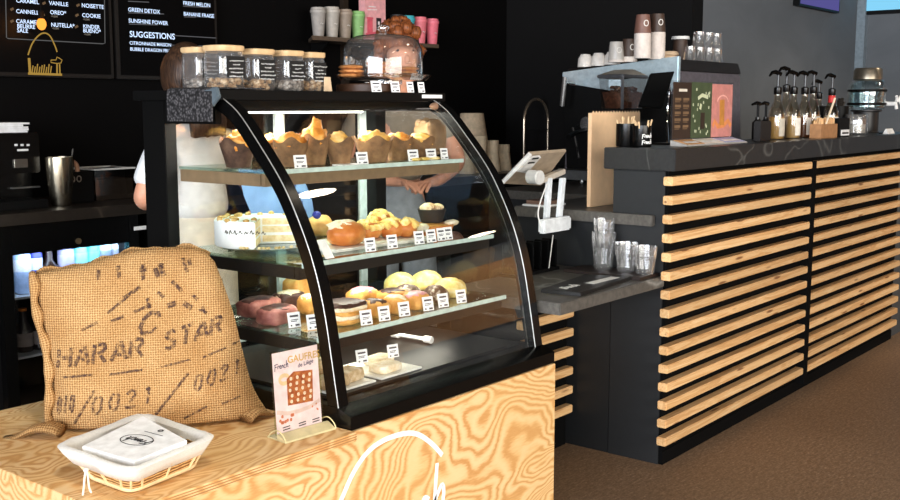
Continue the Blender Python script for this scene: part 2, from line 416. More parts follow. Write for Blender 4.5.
# low counter between display case and bar
lc = thing('low_counter', (3.05, 1.97, 0), 'low black counter with marble top between display case and bar', 'counter')
MB().box((2.715, 1.747, .662), (3.396, 2.21, .700)).build('worktop', STONE2, lc, bev=.003)
MB().box((2.74, 2.15, 0), (3.39, 2.2, .66)).build('body', BLACKM, lc)
for k in range(7):
    z = .585 - .075 * k
    MB().box((3.05, 2.115, z), (3.385, 2.149, z + .031)).build('slat', SLAT, lc, bev=.003, smooth=0)

# ------------------------------------------------------------------ plywood plinth + table
pt = thing('plywood_plinth', (1.9, 2.1, 0), 'plywood plinth carrying the display case with a white logo on its front', 'counter')
MB().box((1.14, 1.752, 0), (2.70, 1.772, .514)).build('front_panel', PLY, pt, bev=.0015)
MB().box((1.14, 1.772, 0), (1.16, 2.55, .495)).build('side_panel', PLY, pt)
MB().box((1.80, 1.772, .48), (2.69, 2.56, .513)).build('deck', BLACK, pt)
MB().box((2.66, 1.772, 0), (2.69, 2.55, .48)).build('side_panel', BLACK, pt)
lay = MB().prism([(1.12, 2.585), (1.12, 1.735), (1.796, 1.735), (1.796, 2.585)], 'z', .496, .519)
tt = lay.build('tabletop', PLYT, pt, bev=.001)
ed = MB()
for z in (.501, .507, .513): ed.box((1.121, 1.7338, z), (1.796, 1.7352, z + .0022))
ed.build('ply_edge', plain((168, 120, 70), .6), tt)
lg = MB(); fy = 1.7515
def fp(px, py): p = spot(px, py, y=fy); return (p.x, p.z)
arc = smooth_path([fp(*q) + (0,) for q in [(330, 528), (341, 500), (353.6, 472), (367.6, 452), (384, 440), (404, 433.5), (418, 434.5), (432, 444), (442, 455)]], 5)
lg.ribbon([(p.x, p.y) for p in arc], .0135, lambda u, v, t: (u, fy - t, v), .0012)
hx, hz = fp(437, 463)
s_ = .063
script_word(lg, lambda u, v, t: (hx - 4.55 * s_ + u, fy - t, hz - 2.3 * s_ + v), s_, .0125, .0012)
lg.build('logo', plain((248, 248, 246), .6), pt, label='white painted script lettering under an arc')

# ------------------------------------------------------------------ display case
XL, XR = 1.802, 2.70
PROF = smooth_path([(2.225, 1.330, 0), (2.151, 1.287, 0), (2.069, 1.204, 0), (1.995, 1.12, 0), (1.948, 1.05, 0), (1.90, .96, 0), (1.868, .88, 0), (1.843, .79, 0), (1.822, .68, 0), (1.806, .59, 0), (1.80, .555, 0)], 4)
def inner(d):
    out = []
    for k, p in enumerate(PROF):
        a = PROF[min(k + 1, len(PROF) - 1)] - PROF[max(k - 1, 0)]
        n = Vector((-a.y, a.x, 0)).normalized(); out.append(p + n * d)
    return out
if inner(.01)[10].x < PROF[10].x:
    _in = inner; inner = lambda d: _in(-d)
dc = thing('display_case', (2.25, 2.15, .514), 'black framed curved glass refrigerated display case full of pastries', 'display case')
for X0, X1 in ((XL, XL + .036), (XR - .04, XR)):
    IN = inner(.036)
    pts = [(p.x, p.y) for p in PROF] + [(p.x, p.y) for p in reversed(IN)]
    n = len(PROF); m = MB()
    vs = [(X0, p.x, p.y) for p in PROF] + [(X0, p.x, p.y) for p in IN] + [(X1, p.x, p.y) for p in PROF] + [(X1, p.x, p.y) for p in IN]
    fs = []
    for k in range(n - 1):
        fs += [(k, k + 1, n + k + 1, n + k), (2 * n + k, 3 * n + k, 3 * n + k + 1, 2 * n + k + 1), (k, 2 * n + k, 2 * n + k + 1, k + 1), (n + k, n + k + 1, 3 * n + k + 1, 3 * n + k)]
    fs += [(0, n, 3 * n, 2 * n), (n - 1, 3 * n - 1, 4 * n - 1, 2 * n - 1)]
    m.add(vs, fs)
    fr = m.build('arch_frame', BLACKG, dc)
    xe = X0 if X0 < 2 else X0
    MB().tube([(xe - .0005, p.x - .001, p.y + .001) for p in PROF], .0014, 6).build('edge_highlight', plain((176, 176, 172), .35, .6), fr)  # pale strip painting the highlight along the arch edge
# rear posts, base, header and top
for X0, X1 in ((XL - .004, XL + .036), (XR - .045, XR + .004)):
    MB().box((X0, 2.455, .545), (X1, 2.555, 1.318)).build('rear_post', BLACK, dc, bev=.002)
MB().prism([(1.758, .516), (1.758, .55), (1.80, .566), (2.556, .566), (2.556, .516)], 'x', XL - .002, XR + .002).build('base', BLACKG, dc)
MB().box((XL + .037, 1.86, .567), (XR - .042, 2.47, .574)).build('deck', plain((9, 9, 10), .4, 0, .25), dc)
MB().box((XL - .02, 2.205, 1.318), (XR + .02, 2.575, 1.345)).build('top_board', BLACK, dc, bev=.002)
MB().box((XL + .037, 2.222, 1.288), (XR - .042, 2.245, 1.317)).box((XL, 2.24, 1.255), (XL + .02, 2.46, 1.317)).build('header', BLACK, dc)
# glazing: real sheets with thickness
GL = MB(); IN = inner(.006); n = len(PROF); X0, X1 = XL + .036, XR - .04
P0 = inner(.012); P1 = inner(.017)
GL.add([(X0, p.x, p.y) for p in P0] + [(X1, p.x, p.y) for p in P0], [(k, k + 1, n + k + 1, n + k) for k in range(n - 1)])
CASEG = glass((250, 252, 251), .11, .5, 3.6)
GL.build('front_glass', CASEG, dc, smooth=180)
for X in (XL + .016, XR - .02):
    pts = [(p.x, p.y) for p in inner(.03)] + [(2.46, .57), (2.46, 1.3)]
    MB().add([(X, a, b) for a, b in pts], [tuple(range(len(pts)))]).build('side_glass', glass((248, 250, 250), .035, .35, 4), dc, smooth=0)
# sliding back doors with aluminium stiles
for x0, x1, y in ((XL + .037, 2.30, 2.52), (2.245, XR - .046, 2.50)):
    fr = MB()
    for a, b in ((x0, x0 + .03), (x1 - .03, x1)): fr.box((a, y, .578), (b, y + .012, 1.30))
    fr.box((x0 + .03, y, .578), (x1 - .03, y + .012, .60)).box((x0 + .03, y, 1.285), (x1 - .03, y + .012, 1.30))
    d = fr.build('sliding_door', ALU, dc)
    MB().box((x0 + .03, y + .004, .60), (x1 - .03, y + .008, 1.285)).build('pane', glass((249, 247, 244), .05, .3, 4), d)
# lit canopy
MB().box((XL + .045, 2.25, 1.303), (XR - .05, 2.45, 1.316)).build('light_canopy', plain((205, 222, 218), .4), dc)
MB().cyl((XL + .06, 2.262, 1.292), (2.38, 2.262, 1.292), .010, 10).build('led_tube', glow((255, 250, 238), 9), dc)
# shelves
for z, yf in ((1.128, 2.085), (.895, 1.965), (.708, 1.915)):
    sh = MB().box((XL + .04, yf, z), (XR - .045, 2.455, z + .008)).build('shelf', glass((215, 232, 226), .10, .5, 2.5), dc)
    MB().box((XL + .04, yf - .006, z - .002), (XR - .045, yf, z + .010)).build('shelf_edge', plain((196, 216, 208), .25), sh)
    MB().box((XL + .04, yf + .012, z - .034), (XR - .045, yf + .026, z - .001)).box((XL + .04, yf + .03, z - .034), (XL + .055, 2.45, z - .001)).box((XR - .06, yf + .03, z - .034), (XR - .045, 2.45, z - .001)).build('shelf_rail', plain((128, 106, 80) if z > 1.1 else (26, 23, 20), .4), sh)  # upper rail's brown has a reflection put into its colour
# hinge cover, corner cap, sticker
MB().prism([(2.245, 1.345), (2.195, 1.352), (2.185, 1.325), (2.215, 1.30), (2.245, 1.305)], 'x', XL - .032, XL - .021).build('corner_cap', plain((92, 104, 112), .35, .2), dc, bev=.003)
MB().blob((2.665, 2.198, 1.302), (.035, .012, .013), 1, .02).build('hinge_cover', plain((150, 116, 92), .35, .3), dc)
MB().box((2.60, 2.2035, 1.328), (2.70, 2.2049, 1.339)).build('sticker', PAPER, dc)
area('case_light', (2.26, 2.30, 1.285), (0, 0, 0), .74, .10, 11, (255, 248, 232))
for z in (.875, .69): area('case_light', (2.26, 2.12, z), (0, 0, 0), .74, .04, 2.6, (255, 246, 228))

# textured mat draped over the case's top corner
m = MB(); path = [(2.30, 1.347), (XL - .021, 1.347), (XL - .027, 1.342), (XL - .028, 1.27)]
y0, y1 = 2.212, 2.40
X = [(1.95, 1.347), (XL - .018, 1.3475), (XL - .026, 1.344), (XL - .030, 1.335), (XL - .031, 1.262)]
vs = [(x, y0, z) for x, z in X] + [(x, y1, z) for x, z in X] + [(x - .0 if k > 1 else x, y0, z + .004) if k < 2 else (x - .004, y0, z + (.003 if k == 2 else 0)) for k, (x, z) in enumerate(X)] + [(x, y1, z + .004) if k < 2 else (x - .004, y1, z + (.003 if k == 2 else 0)) for k, (x, z) in enumerate(X)]
k = len(X); fs = []
for i in range(k - 1):
    fs += [(i, i + 1, k + i + 1, k + i), (2 * k + i, 3 * k + i, 3 * k + i + 1, 2 * k + i + 1), (i, 2 * k + i, 2 * k + i + 1, i + 1), (k + i, k + i + 1, 3 * k + i + 1, 3 * k + i)]
fs += [(0, k, 3 * k, 2 * k), (k - 1, 3 * k - 1, 4 * k - 1, 2 * k - 1) if False else (k - 1, 3 * k - 1, 4 * k - 1, 2 * k - 1)]
t = NT('woven_mat'); v = t.coords(); ck = t.n('ShaderNodeTexVoronoi', Scale=130.0); t.l(v, ck.inputs['Vector'])
t.princ(t.ramp(ck.outputs['Distance'], [(.15, (88, 86, 88)), (.5, (44, 43, 45)), (.8, (18, 18, 19))]), .7, 0, .3, t.bump(ck.outputs['Distance'], .6, .003))
tag(m.add(vs, fs).build('bar_mat', t.m), 'dark textured bar mat draped over the end of the display case top', 'mat')

# pale blue sheet at the back imitating a reflection in the side glass
YS = 2.494
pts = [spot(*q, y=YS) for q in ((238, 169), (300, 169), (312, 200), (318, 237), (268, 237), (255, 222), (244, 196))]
pp = thing('poster', (2.1, YS, 1.0), 'pale blue translucent sheet with navy marks imitating a reflection in the case glass', 'poster')  # no real poster, the sheet stands in for a reflection
t = NT('blue_reflection'); pr = t.princ((136, 164, 214), .4, 0, .3); tr = t.n('ShaderNodeBsdfTransparent', Color=lin((190, 210, 240))); mx = t.n('ShaderNodeMixShader')
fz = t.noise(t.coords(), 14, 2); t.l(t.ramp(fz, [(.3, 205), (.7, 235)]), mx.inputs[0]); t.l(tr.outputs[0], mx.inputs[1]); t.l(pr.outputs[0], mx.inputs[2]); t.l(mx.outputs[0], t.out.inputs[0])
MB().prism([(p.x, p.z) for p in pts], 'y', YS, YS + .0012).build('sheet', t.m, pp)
mk = MB()  # navy marks of the same imitated reflection
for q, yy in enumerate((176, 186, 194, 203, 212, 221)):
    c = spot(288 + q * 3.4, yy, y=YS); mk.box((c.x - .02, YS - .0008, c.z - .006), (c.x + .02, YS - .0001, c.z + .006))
mk.build('print', plain((52, 66, 118), .5), pp)  # navy marks of the imitated reflection, no real print

# ------------------------------------------------------------------ coffee sack
SB = Vector((1.532, 2.20, .520)); SA = Vector((.765, -.644, 0)).normalized(); SN = Vector((SA.y, -SA.x, 0)); LEAN = .13
SUP = (Vector((0, 0, 1)) - SN * LEAN).normalized()
SFN = SN.copy(); SFN = (SN + Vector((0, 0, 1)) * LEAN).normalized()
def sk(px, py):                       # photo point on the sack's front plane -> (s, t) metres
    d = FW * F + RT * (px - 450) - UP * (py - 250); o = SB + SFN * .07
    p = EYEP + d * ((o - EYEP).dot(SFN) / d.dot(SFN)); q = p - SB
    return (q.dot(SA), q.dot(SUP))
def edge(pix, n):
    q = smooth_path([Vector((*sk(*p), 0)) for p in pix], 8); L = [0]
    for a, b in zip(q, q[1:]): L.append(L[-1] + (b - a).length)
    out = []; j = 0
    for i in range(n + 1):
        t = L[-1] * i / n
        while j < len(L) - 2 and L[j + 1] < t: j += 1
        out.append(q[j].lerp(q[j + 1], (t - L[j]) / max(L[j + 1] - L[j], 1e-9)))
    return out
NU, NV = 64, 54
EB = edge([(46, 437), (85, 446), (140, 452), (200, 440), (272, 421)], NU)
ET = edge([(27, 274), (60, 268), (86, 262), (122, 252), (165, 247), (198, 249), (214, 262)], NU)
EL = edge([(46, 437), (44, 415), (47, 385), (41, 345), (33, 310), (27, 274)], NV)
ER = edge([(272, 421), (254, 392), (243, 355), (234, 318), (224, 288), (214, 262)], NV)
def coons(u, v):
    def s(E, t):
        x = t * (len(E) - 1); i = min(int(x), len(E) - 2); return E[i].lerp(E[i + 1], x - i)
    a = s(EB, u) * (1 - v) + s(ET, u) * v + s(EL, v) * (1 - u) + s(ER, v) * u
    return a - (EB[0] * (1 - u) * (1 - v) + EB[-1] * u * (1 - v) + ET[0] * (1 - u) * v + ET[-1] * u * v)
def sack_pt(u, v, side, lift=0):
    q = coons(u, v); a = max(0, 1 - abs(2 * u - 1) ** 3.2); b = max(0, 1 - abs(2 * v - 1) ** 3.0)
    if v < .5: b = max(b, 1 - abs(2 * v - 1) ** 7)
    th = .085 * (a ** .5) * (b ** .55)
    wr = .010 * noise.noise(Vector((u * 3.2, v * 3.5, side * 4))) + .005 * noise.noise(Vector((u * 9, v * 8, side * 7 + 2)))
    dg = math.exp(-((u - v * .55 - .62) ** 2) / .004) * .008 * (1 - v)          # slanting fold low down
    cr = math.exp(-((v - .1 - .05 * u) ** 2) / .0012) * -.010 * u
    d = (th + (wr + dg + cr) * (a * b) ** .5) * (1 if side > 0 else -1.25) + lift
    return SB + SA * q.x + SUP * max(q.y, .0) + SFN * d + SN * (.0)
mb = MB(); uvs = []
for side in (1, -1):
    for j in range(NV + 1):
        for i in range(NU + 1):
            p = sack_pt(i / NU, j / NV, side); p.z = max(p.z, .5205); mb.v.append(tuple(p)); q = coons(i / NU, j / NV); uvs.append((q.x, q.y))
    o = 0 if side > 0 else (NU + 1) * (NV + 1)
    for j in range(NV):
        for i in range(NU):
            a = o + j * (NU + 1) + i; mb.f.append((a, a + 1, a + NU + 2, a + NU + 1) if side > 0 else (a, a + NU + 1, a + NU + 2, a + 1))
sack = thing('coffee_sack', SB, 'stuffed burlap coffee sack with faded dark stencilling standing on the plywood table', 'sack')
def uvbuild(mb, uvs, name, parent):
    me = bpy.data.meshes.new(name); off = parent.location if parent else Vector()
    me.from_pydata([Vector(p) - off for p in mb.v], [], mb.f); ul = me.uv_layers.new(name='UVMap')
    for lp in me.loops: ul.data[lp.index].uv = uvs[lp.vertex_index]
    for p in me.polygons: p.use_smooth = True
    me.materials.append(BURLAP); o = bpy.data.objects.new(name, me); COL.objects.link(o); o.parent = parent; return o
body = uvbuild(mb, uvs, 'body', sack)
bm = bmesh.new(); bm.from_mesh(body.data); bmesh.ops.remove_doubles(bm, verts=bm.verts, dist=1e-4); bmesh.ops.recalc_face_normals(bm, faces=bm.faces); bm.to_mesh(body.data); bm.free()
# rolled seam down the left edge and along the top, two ears at the base corners
def tube_uv(pts, rr, name):
    m = MB(); m.tube(pts, rr, 10); L = 0; uv = []; m.v = [(a_, b_, max(c_, .5205)) for a_, b_, c_ in m.v]
    for k, p in enumerate(pts):
        if k: L += (Vector(p) - Vector(pts[k - 1])).length
        uv += [(L, .006 * i) for i in range(10)]
    return uvbuild(m, uv, name, sack)
seam = []
for k in range(41):
    p = sack_pt(.012, k / 40, 1, .012); seam.append(p + SA * (-.004 + .0022 * math.sin(k * .9) + .002 * math.sin(k * .37)))
tube_uv(seam, [.011 + .003 * math.sin(k * .9) for k in range(41)], 'seam')
top = []
for k in range(31):
    p = sack_pt(.02 + .93 * k / 30, .985, -1, -.002); top.append(p + SUP * (.002 + .004 * math.sin(k * 1.3) + .003 * math.sin(k * .5)))
tube_uv(top, [.009 + .003 * math.sin(k * .8) for k in range(31)], 'hem')
def ear(c, d, w, h, seed, name):
    m = MB(); uv = []; c = Vector(c); d = Vector(d); s = Vector((-d.y, d.x, 0)).normalized(); N = 12
    for ring in range(9):
        t = ring / 8; cc = c + d * t + Vector((0, 0, .012 * math.sin(t * 5)))
        for i in range(N):
            a = 2 * PI * i / N; k = 1 - .7 * t ** 1.6
            p = cc + s * math.cos(a) * w * k + Vector((0, 0, 1)) * (h * k * (1 + math.sin(a)) * (1 + .35 * noise.noise(Vector((i, ring * .6, seed)))))
            p.z = max(p.z, .5205); m.v.append(tuple(p)); uv.append((t * d.length, i * w / 4))
    for r in range(8):
        for i in range(N): j = (i + 1) % N; m.f.append((r * N + i, r * N + j, (r + 1) * N + j, (r + 1) * N + i))
    m.f += [tuple(range(N - 1, -1, -1)), tuple(range(8 * N, 9 * N))]; uvbuild(m, uv, name, sack)
p = spot(62, 436, z=.522); q = spot(4, 436, z=.522); ear(p, q - p, .034, .012, 3, 'corner_fold')
p = spot(246, 423, z=.522); q = spot(279, 412, z=.522); ear(p, q - p, .024, .010, 8, 'corner_fold')
# stencilling: strokes mapped onto the front surface
def inv_uv(s, t):
    u, v = .5, .5
    for _ in range(12):
        q = coons(u, v); e = 1e-3; du = (coons(u + e, v) - q) / e; dv = (coons(u, v + e) - q) / e
        det = du.x * dv.y - du.y * dv.x; rx, ry = s - q.x, t - q.y
        u += (rx * dv.y - ry * dv.x) / det; v += (du.x * ry - du.y * rx) / det
        u = min(max(u, .0), 1.); v = min(max(v, .0), 1.)
    return u, v
def onsack(s, t, lift): return sack_pt(*inv_uv(s, t), 1, .0016 + lift)
t = NT('faded_ink'); tc = t.coords(); nn = t.noise(tc, 160, 2, .6)
pr = t.princ((74, 56, 54), .95, 0, .05); tr = t.n('ShaderNodeBsdfTransparent'); mx = t.n('ShaderNodeMixShader')
t.l(t.ramp(nn, [(.34, 0), (.62, 235)]), mx.inputs[0]); t.l(tr.outputs[0], mx.inputs[1]); t.l(pr.outputs[0], mx.inputs[2]); t.l(mx.outputs[0], t.out.inputs[0])
INKM = t.m
ink = MB()
def flush(name, label):
    global ink
    ink.build(name, INKM, sack, smooth=180, label=label); ink = MB()
def stroke(pix, w):
    q = [sk(*p) for p in pix]; out = []
    for a, b in zip(q, q[1:]):
        for k in range(5): out.append((a[0] + (b[0] - a[0]) * k / 5, a[1] + (b[1] - a[1]) * k / 5))
    out.append(q[-1]); ink.ribbon(out, w, onsack, .0004)
L = .0021                                  # metres per photo pixel on the sack
def S(w, *pts): stroke(pts, w * L)
# stub row of the cut-off first line
for a in (((97, 270), (98, 280)), ((117, 266), (119, 278)), ((142, 264), (143, 280)), ((182, 258), (187, 272)), ((188, 259), (190, 265))): S(4, *a)
for a in (((155, 268), (158, 277)), ((160, 265), (164, 276)), ((158, 265), (163, 266)), ((139, 270), (146, 269))): S(5.5, *a)
flush('stencil_stubs', 'cut off stencilled letters of the first line')
# emblem of slanting bars around the letter C
for w, a in ((3, ((108, 313), (132, 293))), (4, ((124, 298), (140, 287))), (3, ((82, 330), (98, 322))), (3.5, ((112, 321), (124, 316))), (3.5, ((134, 312), (152, 304))), (4, ((158, 292), (164, 297))),
             (4, ((172, 281), (182, 291))), (3.5, ((192, 294), (198, 300))), (6, ((168, 306), (176, 303))), (6, ((184, 303), (192, 308))), (3, ((199, 309), (207, 313))), (3, ((202, 306), (206, 314))), (4, ((148, 298), (150, 308)))): S(w, *a)
S(4.5, (157, 313), (152, 312), (145, 318), (141, 327), (143, 333), (149, 332)); S(4, (159, 311), (160, 317)); S(3, (150, 333), (157, 327))
flush('stencil_emblem', 'stencilled bars around a letter C')
# HARAR STAR, stencil letters with bridges
def letters(word, x0, y0, x1, y1, h0, h1, w):
    G = {'H': [((0, 1), (0, .55)), ((0, .42), (0, 0)), ((.75, 1), (.75, 0)), ((.2, .5), (.62, .5))],
         'A': [((0, 0), (.32, .85)), ((.45, 1), (.85, 0)), ((.28, .3), (.55, .3))],
         'R': [((0, 1), (0, 0)), ((.18, .98), (.55, .95), (.62, .72), (.5, .55), (.22, .5)), ((.4, .4), (.72, 0))],
         'S': [((.7, .85), (.5, 1), (.15, .9), (.1, .68), (.32, .56)), ((.42, .5), (.68, .36), (.66, .1), (.4, 0), (.08, .12))],
         'T': [((0, 1), (.32, 1)), ((.46, 1), (.8, 1)), ((.4, .86), (.4, 0))], 'M': [],
         '0': [((.12, .1), (0, .5), (.12, .92), (.26, 1)), ((.4, 1), (.56, .85), (.56, .2), (.4, 0), (.26, 0))],
         '1': [((.3, 1), (.3, 0)), ((.3, 1), (.12, .85))], '2': [((.0, .8), (.2, 1), (.5, .92), (.5, .65), (.2, .3)), ((.12, .12), (0, 0), (.6, 0))], ' ': [], '/': [((.75, 1.5), (-.1, -.4))]}
    n = len(word)
    for i, c in enumerate(word):
        t0 = i / n; bx = x0 + (x1 - x0) * t0; by = y0 + (y1 - y0) * t0; h = h0 + (h1 - h0) * t0; cw = (x1 - x0) / n
        for pl in G[c]:
            S(w, *[(bx + a * cw * .95 + (b * h * .12), by + (y1 - y0) / n * a - b * h) for a, b in pl])
letters('HARAR', 56, 369, 149, 355, 19, 19, 4.2)
letters('STAR', 164, 350, 226, 331, 18, 17, 4.2)
flush('stencil_words', 'stencilled words reading HARAR STAR')
for a in (((62, 378), (94, 374)), ((110, 374), (143, 369)), ((162, 366), (191, 359)), ((203, 357), (226, 348)), ((232, 345), (239, 343))): S(2.6, *a)
flush('stencil_dashes', 'row of printed dashes')
letters('010', 55, 415, 76, 411, 17, 17, 2.6); S(3, (74, 424), (95, 390))
letters('0021', 92, 414, 160, 401, 17, 17, 2.8); S(3, (156, 414), (189, 372))
letters('0021', 194, 391, 246, 371, 16, 13, 2.8); S(2.5, (184, 418), (207, 406)); S(2, (222, 404), (240, 397))
flush('stencil_numbers', 'stencilled number row')

# ------------------------------------------------------------------ wicker basket with cloth lining and cards
bk = thing('wicker_basket', (1.31, 1.93, .52), 'shallow wicker basket with grey cloth lining holding white cards', 'basket')
rim = [spot(130, 474, z=.585), spot(217, 437, z=.585), spot(143, 414, z=.585), spot(54, 447, z=.585)]
bas = [spot(131, 494, z=.52), spot(197, 467, z=.52), spot(140, 430, z=.52), spot(88, 478, z=.52)]
cen = sum(rim, Vector()) / 4
def rring(quad, r, n=6, shrink=0):
    out = []; c = sum(quad, Vector()) / 4; Q = [p + (c - p).normalized() * shrink for p in quad]
    for k in range(4):
        a, b, d = Q[k - 1], Q[k], Q[(k + 1) % 4]; u = (a - b).normalized() * r; w = (d - b).normalized() * r
        for i in range(n + 1):
            t = i / n; out.append((b + u) * (1 - t) ** 2 + b * 2 * t * (1 - t) + (b + w) * t * t)
        e = (d + (b - d).normalized() * r)
        for i in range(1, 6): out.append((b + w).lerp(e, i / 6))
    return out
def loft(rings, close=True):
    m = MB(); n = len(rings[0])
    for r in rings: m.v += [tuple(p) for p in r]
    for k in range(len(rings) - 1):
        for i in range(n): j = (i + 1) % n; m.f.append((k * n + i, k * n + j, (k + 1) * n + j, (k + 1) * n + i))
    if close: m.f += [tuple(range(n - 1, -1, -1)), tuple(range((len(rings) - 1) * n, len(rings) * n))]
    return m
Z = lambda r, dz: [p + Vector((0, 0, dz)) for p in r]
b0 = rring(bas, .03); r0 = rring(rim, .035, shrink=.012)
lerp = lambda A, B, t: [a.lerp(b, t) for a, b in zip(A, B)]
rings = [Z(b0, .001)] + [lerp(Z(b0, .001), r0, t) for t in (.12, .3, .5, .7, .9)] + [lerp(b0, r0, .9)] + [Z(lerp(rring(bas, .03, shrink=.01), rring(rim, .035, shrink=.026), t), .004) for t in (.7, .4, .05)]
loft(rings).build('basket', WICKER, bk, smooth=60)
bt = MB(); q = Z(rring(bas, .03, shrink=-.003), .006); bt.tube(q + [q[0]], .0045, 6)
for k in range(0, len(q), 3): bt.tube([q[k], lerp(Z(b0, .001), r0, .75)[k] + (q[k] - cen).normalized() * .004], .0028, 5)
bt.build('woven_rim', plain((236, 206, 156), .6), bk)
ro = rring(rim, .04, shrink=-.006)
def wav(r, a): return [p + Vector((0, 0, a * math.sin(i * .9) + a * .6 * math.sin(i * 2.3))) for i, p in enumerate(r)]
cl = [wav(Z(lerp(ro, b0, .46), 0), .002), wav(lerp(ro, b0, .15), .0015), Z(ro, .002), wav(Z(rring(rim, .04, shrink=.008), .008), .001), Z(rring(rim, .035, shrink=.03), .001), lerp(b0, rring(rim, .03, shrink=.03), .55), Z(rring(bas, .03, shrink=.016), .012)]
loft(cl, True).build('lining', plain((234, 231, 224), .9, 0, .1, .025, 220), bk, smooth=70)
tie = spot(86, 470, z=.572); tm = MB()
for dx in (-.006, .006):
    tm.tube(smooth_path([tie, tie + Vector((dx * .6 - .004, -.006, -.012)), tie + Vector((dx - .006, -.008, -.034)), tie + Vector((dx * 1.6 - .004, -.006, -.0475))], 5), .0022, 6)
tm.blob(tie, (.006, .005, .005), 2, .1); tm.build('tie_string', plain((226, 216, 196), .9), bk)
cq = [spot(128, 466, z=.578), spot(187, 440, z=.600), spot(143, 416, z=.606), spot(82, 446, z=.594)]
cd = thing('card_stack', sum(cq, Vector()) / 4 - Vector((0, 0, .03)), 'stack of white cards printed with a round logo in the wicker basket', 'cards')
cq[0] = spot(134, 461, z=.590)
MB().slab([p - Vector((0, 0, .024)) for p in cq], (0, 0, .024)).build('cards', plain((244, 243, 240), .7), cd, bev=.001)
co_ = sum(cq, Vector()) / 4; ax = (cq[1] - cq[0]); ay = (cq[3] - cq[0]); wx, wy = ax.length, ay.length; axn, ayn = ax / wx, ay / wy; nn_ = ax.cross(ay).normalized()
# the logo reads from the far side of the basket
def oncard(u, v, t): return co_ + axn * (-v) * 1 + ayn * u + nn_ * (.0005 + t)
lm = MB(); lm.ribbon(circle2(0, .0, .040, .026, 36), .0018, oncard, .0004)
script_word(lm, lambda u, v, t: oncard(u - .031, v - .008, t), .0115, .0026, .0004)
lm.ribbon([(-.028, -.043), (.028, -.043)], .0015, oncard, .0004); lm.ribbon(circle2(0, -.062, .005, .005, 10), .003, oncard, .0004)
lm.build('logo', INK, cd, label='dark oval logo print')

# ------------------------------------------------------------------ acrylic table sign
sg = thing('table_sign', (1.72, 1.85, .519), 'upright clear acrylic sign with pink waffle poster on the table', 'sign')
a = spot(277, 436, z=.53); b = spot(323, 423, z=.53)
dx = (b - a); dx.z = 0; wd = dx.length; dxn = dx / wd; nrm = Vector((dxn.y, -dxn.x, 0))
c0 = a.copy(); c0.z = .519
def onsign(u, v, t): return c0 + dxn * (u * wd) + Vector((0, 0, .012 + v * .195)) + nrm * (t + .0035 - v * .014)
MB().hexa([onsign(-.02, 0, -.0072), onsign(1.0, 0, -.0072), onsign(1.0, 0, .0003), onsign(-.02, 0, .0003)], [onsign(-.02, 1.02, -.0072), onsign(1.0, 1.02, -.0072), onsign(1.0, 1.02, .0003), onsign(-.02, 1.02, .0003)]).build('acrylic_panel', glass((238, 240, 225), .05, .4, 3), sg)
bs = MB()
e0, e1 = onsign(-.03, -.055, -.0035), onsign(1.06, -.055, -.0035)
bs.hexa([e0 + nrm * .038, e1 + nrm * .038, e1 - nrm * .032, e0 - nrm * .032], [e0 + nrm * .036 + Vector((0, 0, .004)), e1 + nrm * .036 + Vector((0, 0, .004)), e1 - nrm * .032 + Vector((0, 0, .004)), e0 - nrm * .032 + Vector((0, 0, .004))])
bs.hexa([e0 + nrm * .034 + Vector((0, 0, .004)), e1 + nrm * .034 + Vector((0, 0, .004)), e1 + nrm * .004, e0 + nrm * .004], [e0 + nrm * .010 + Vector((0, 0, .015)), e1 + nrm * .010 + Vector((0, 0, .015)), e1 + nrm * .004 + Vector((0, 0, .015)), e0 + nrm * .004 + Vector((0, 0, .015))])
bs.build('foot', plain((196, 182, 138), .3, 0, .6), sg)
rn = MB()
for uu in (-.03, 1.06):
    pth = [onsign(uu, -.04, .035), onsign(uu, .03, .026), onsign(uu, .075, .006), onsign(uu, .03, -.018), onsign(uu, -.03, -.03)]
    rn.tube(smooth_path(pth, 4), .0014, 6)
rn.build('foot_edge', plain((206, 190, 140), .3), sg)
po = MB().hexa([onsign(.0, .0, -.003), onsign(.97, .0, -.003), onsign(.97, 0, -.0022), onsign(0, 0, -.0022)], [onsign(0, 1.0, -.003), onsign(.97, 1.0, -.003), onsign(.97, 1, -.0022), onsign(0, 1, -.0022)]).build('poster', plain((240, 212, 234), .6), sg)
PT = -.0019
OS = lambda u, v, t: onsign(u, v, PT + t * .3)
def ts(k): return lambda u, v, t: onsign(k[0] + u / wd, k[1] + (v + u * k[2]) / .195, PT)
MB().text('GAUFRES', .024, ts((.31, .845, .0))).build('title', plain((206, 160, 84), .6), po)
m = MB().text('de Li\u00e8ge', .0145, ts((.52, .765, .1)))
script_word(m, lambda u, v, t: onsign(.05 + u / wd, .80 + v / .195, PT), .0075, .0020); m.ribbon([(.1, .775), (.3, .785)], .0012, lambda u, v, t: onsign(u, v, PT + .0001), .0001)
m.build('lettering', plain((44, 46, 92), .6), po)
MB().ribbon([(.02, .28), (.25, .235), (.5, .23), (.75, .25), (.95, .30)], .05, lambda u, v, t: onsign(u, v, PT), .0001).build('printed_plate', plain((222, 190, 200), .6), po)
wf = MB(); wf.prism([(.26, .33), (.80, .31), (.83, .70), (.42, .73), (.27, .66)], 'z', 0, 1); wf.v = [tuple(onsign(x, y, PT + .0002 + .0003 * z)) for x, y, z in wf.v]
wf.build('printed_waffle', crumb((140, 62, 34), (176, 92, 54), (206, 130, 84), 90), po)
wd2 = MB()
for i in range(4):
    for j in range(5):
        cx, cy = .34 + i * .135 + .02 * math.sin(j * 2.1), .37 + j * .07 + .012 * math.sin(i * 3)
        wd2.ribbon(circle2(cx, cy, .022, .013, 7), .02, lambda u, v, t: onsign(u, v, PT + .0007 + t * .2), .001)
wd2.build('printed_cream', plain((242, 214, 206), .6), po)
wn = MB(); rr_ = random.Random(4)
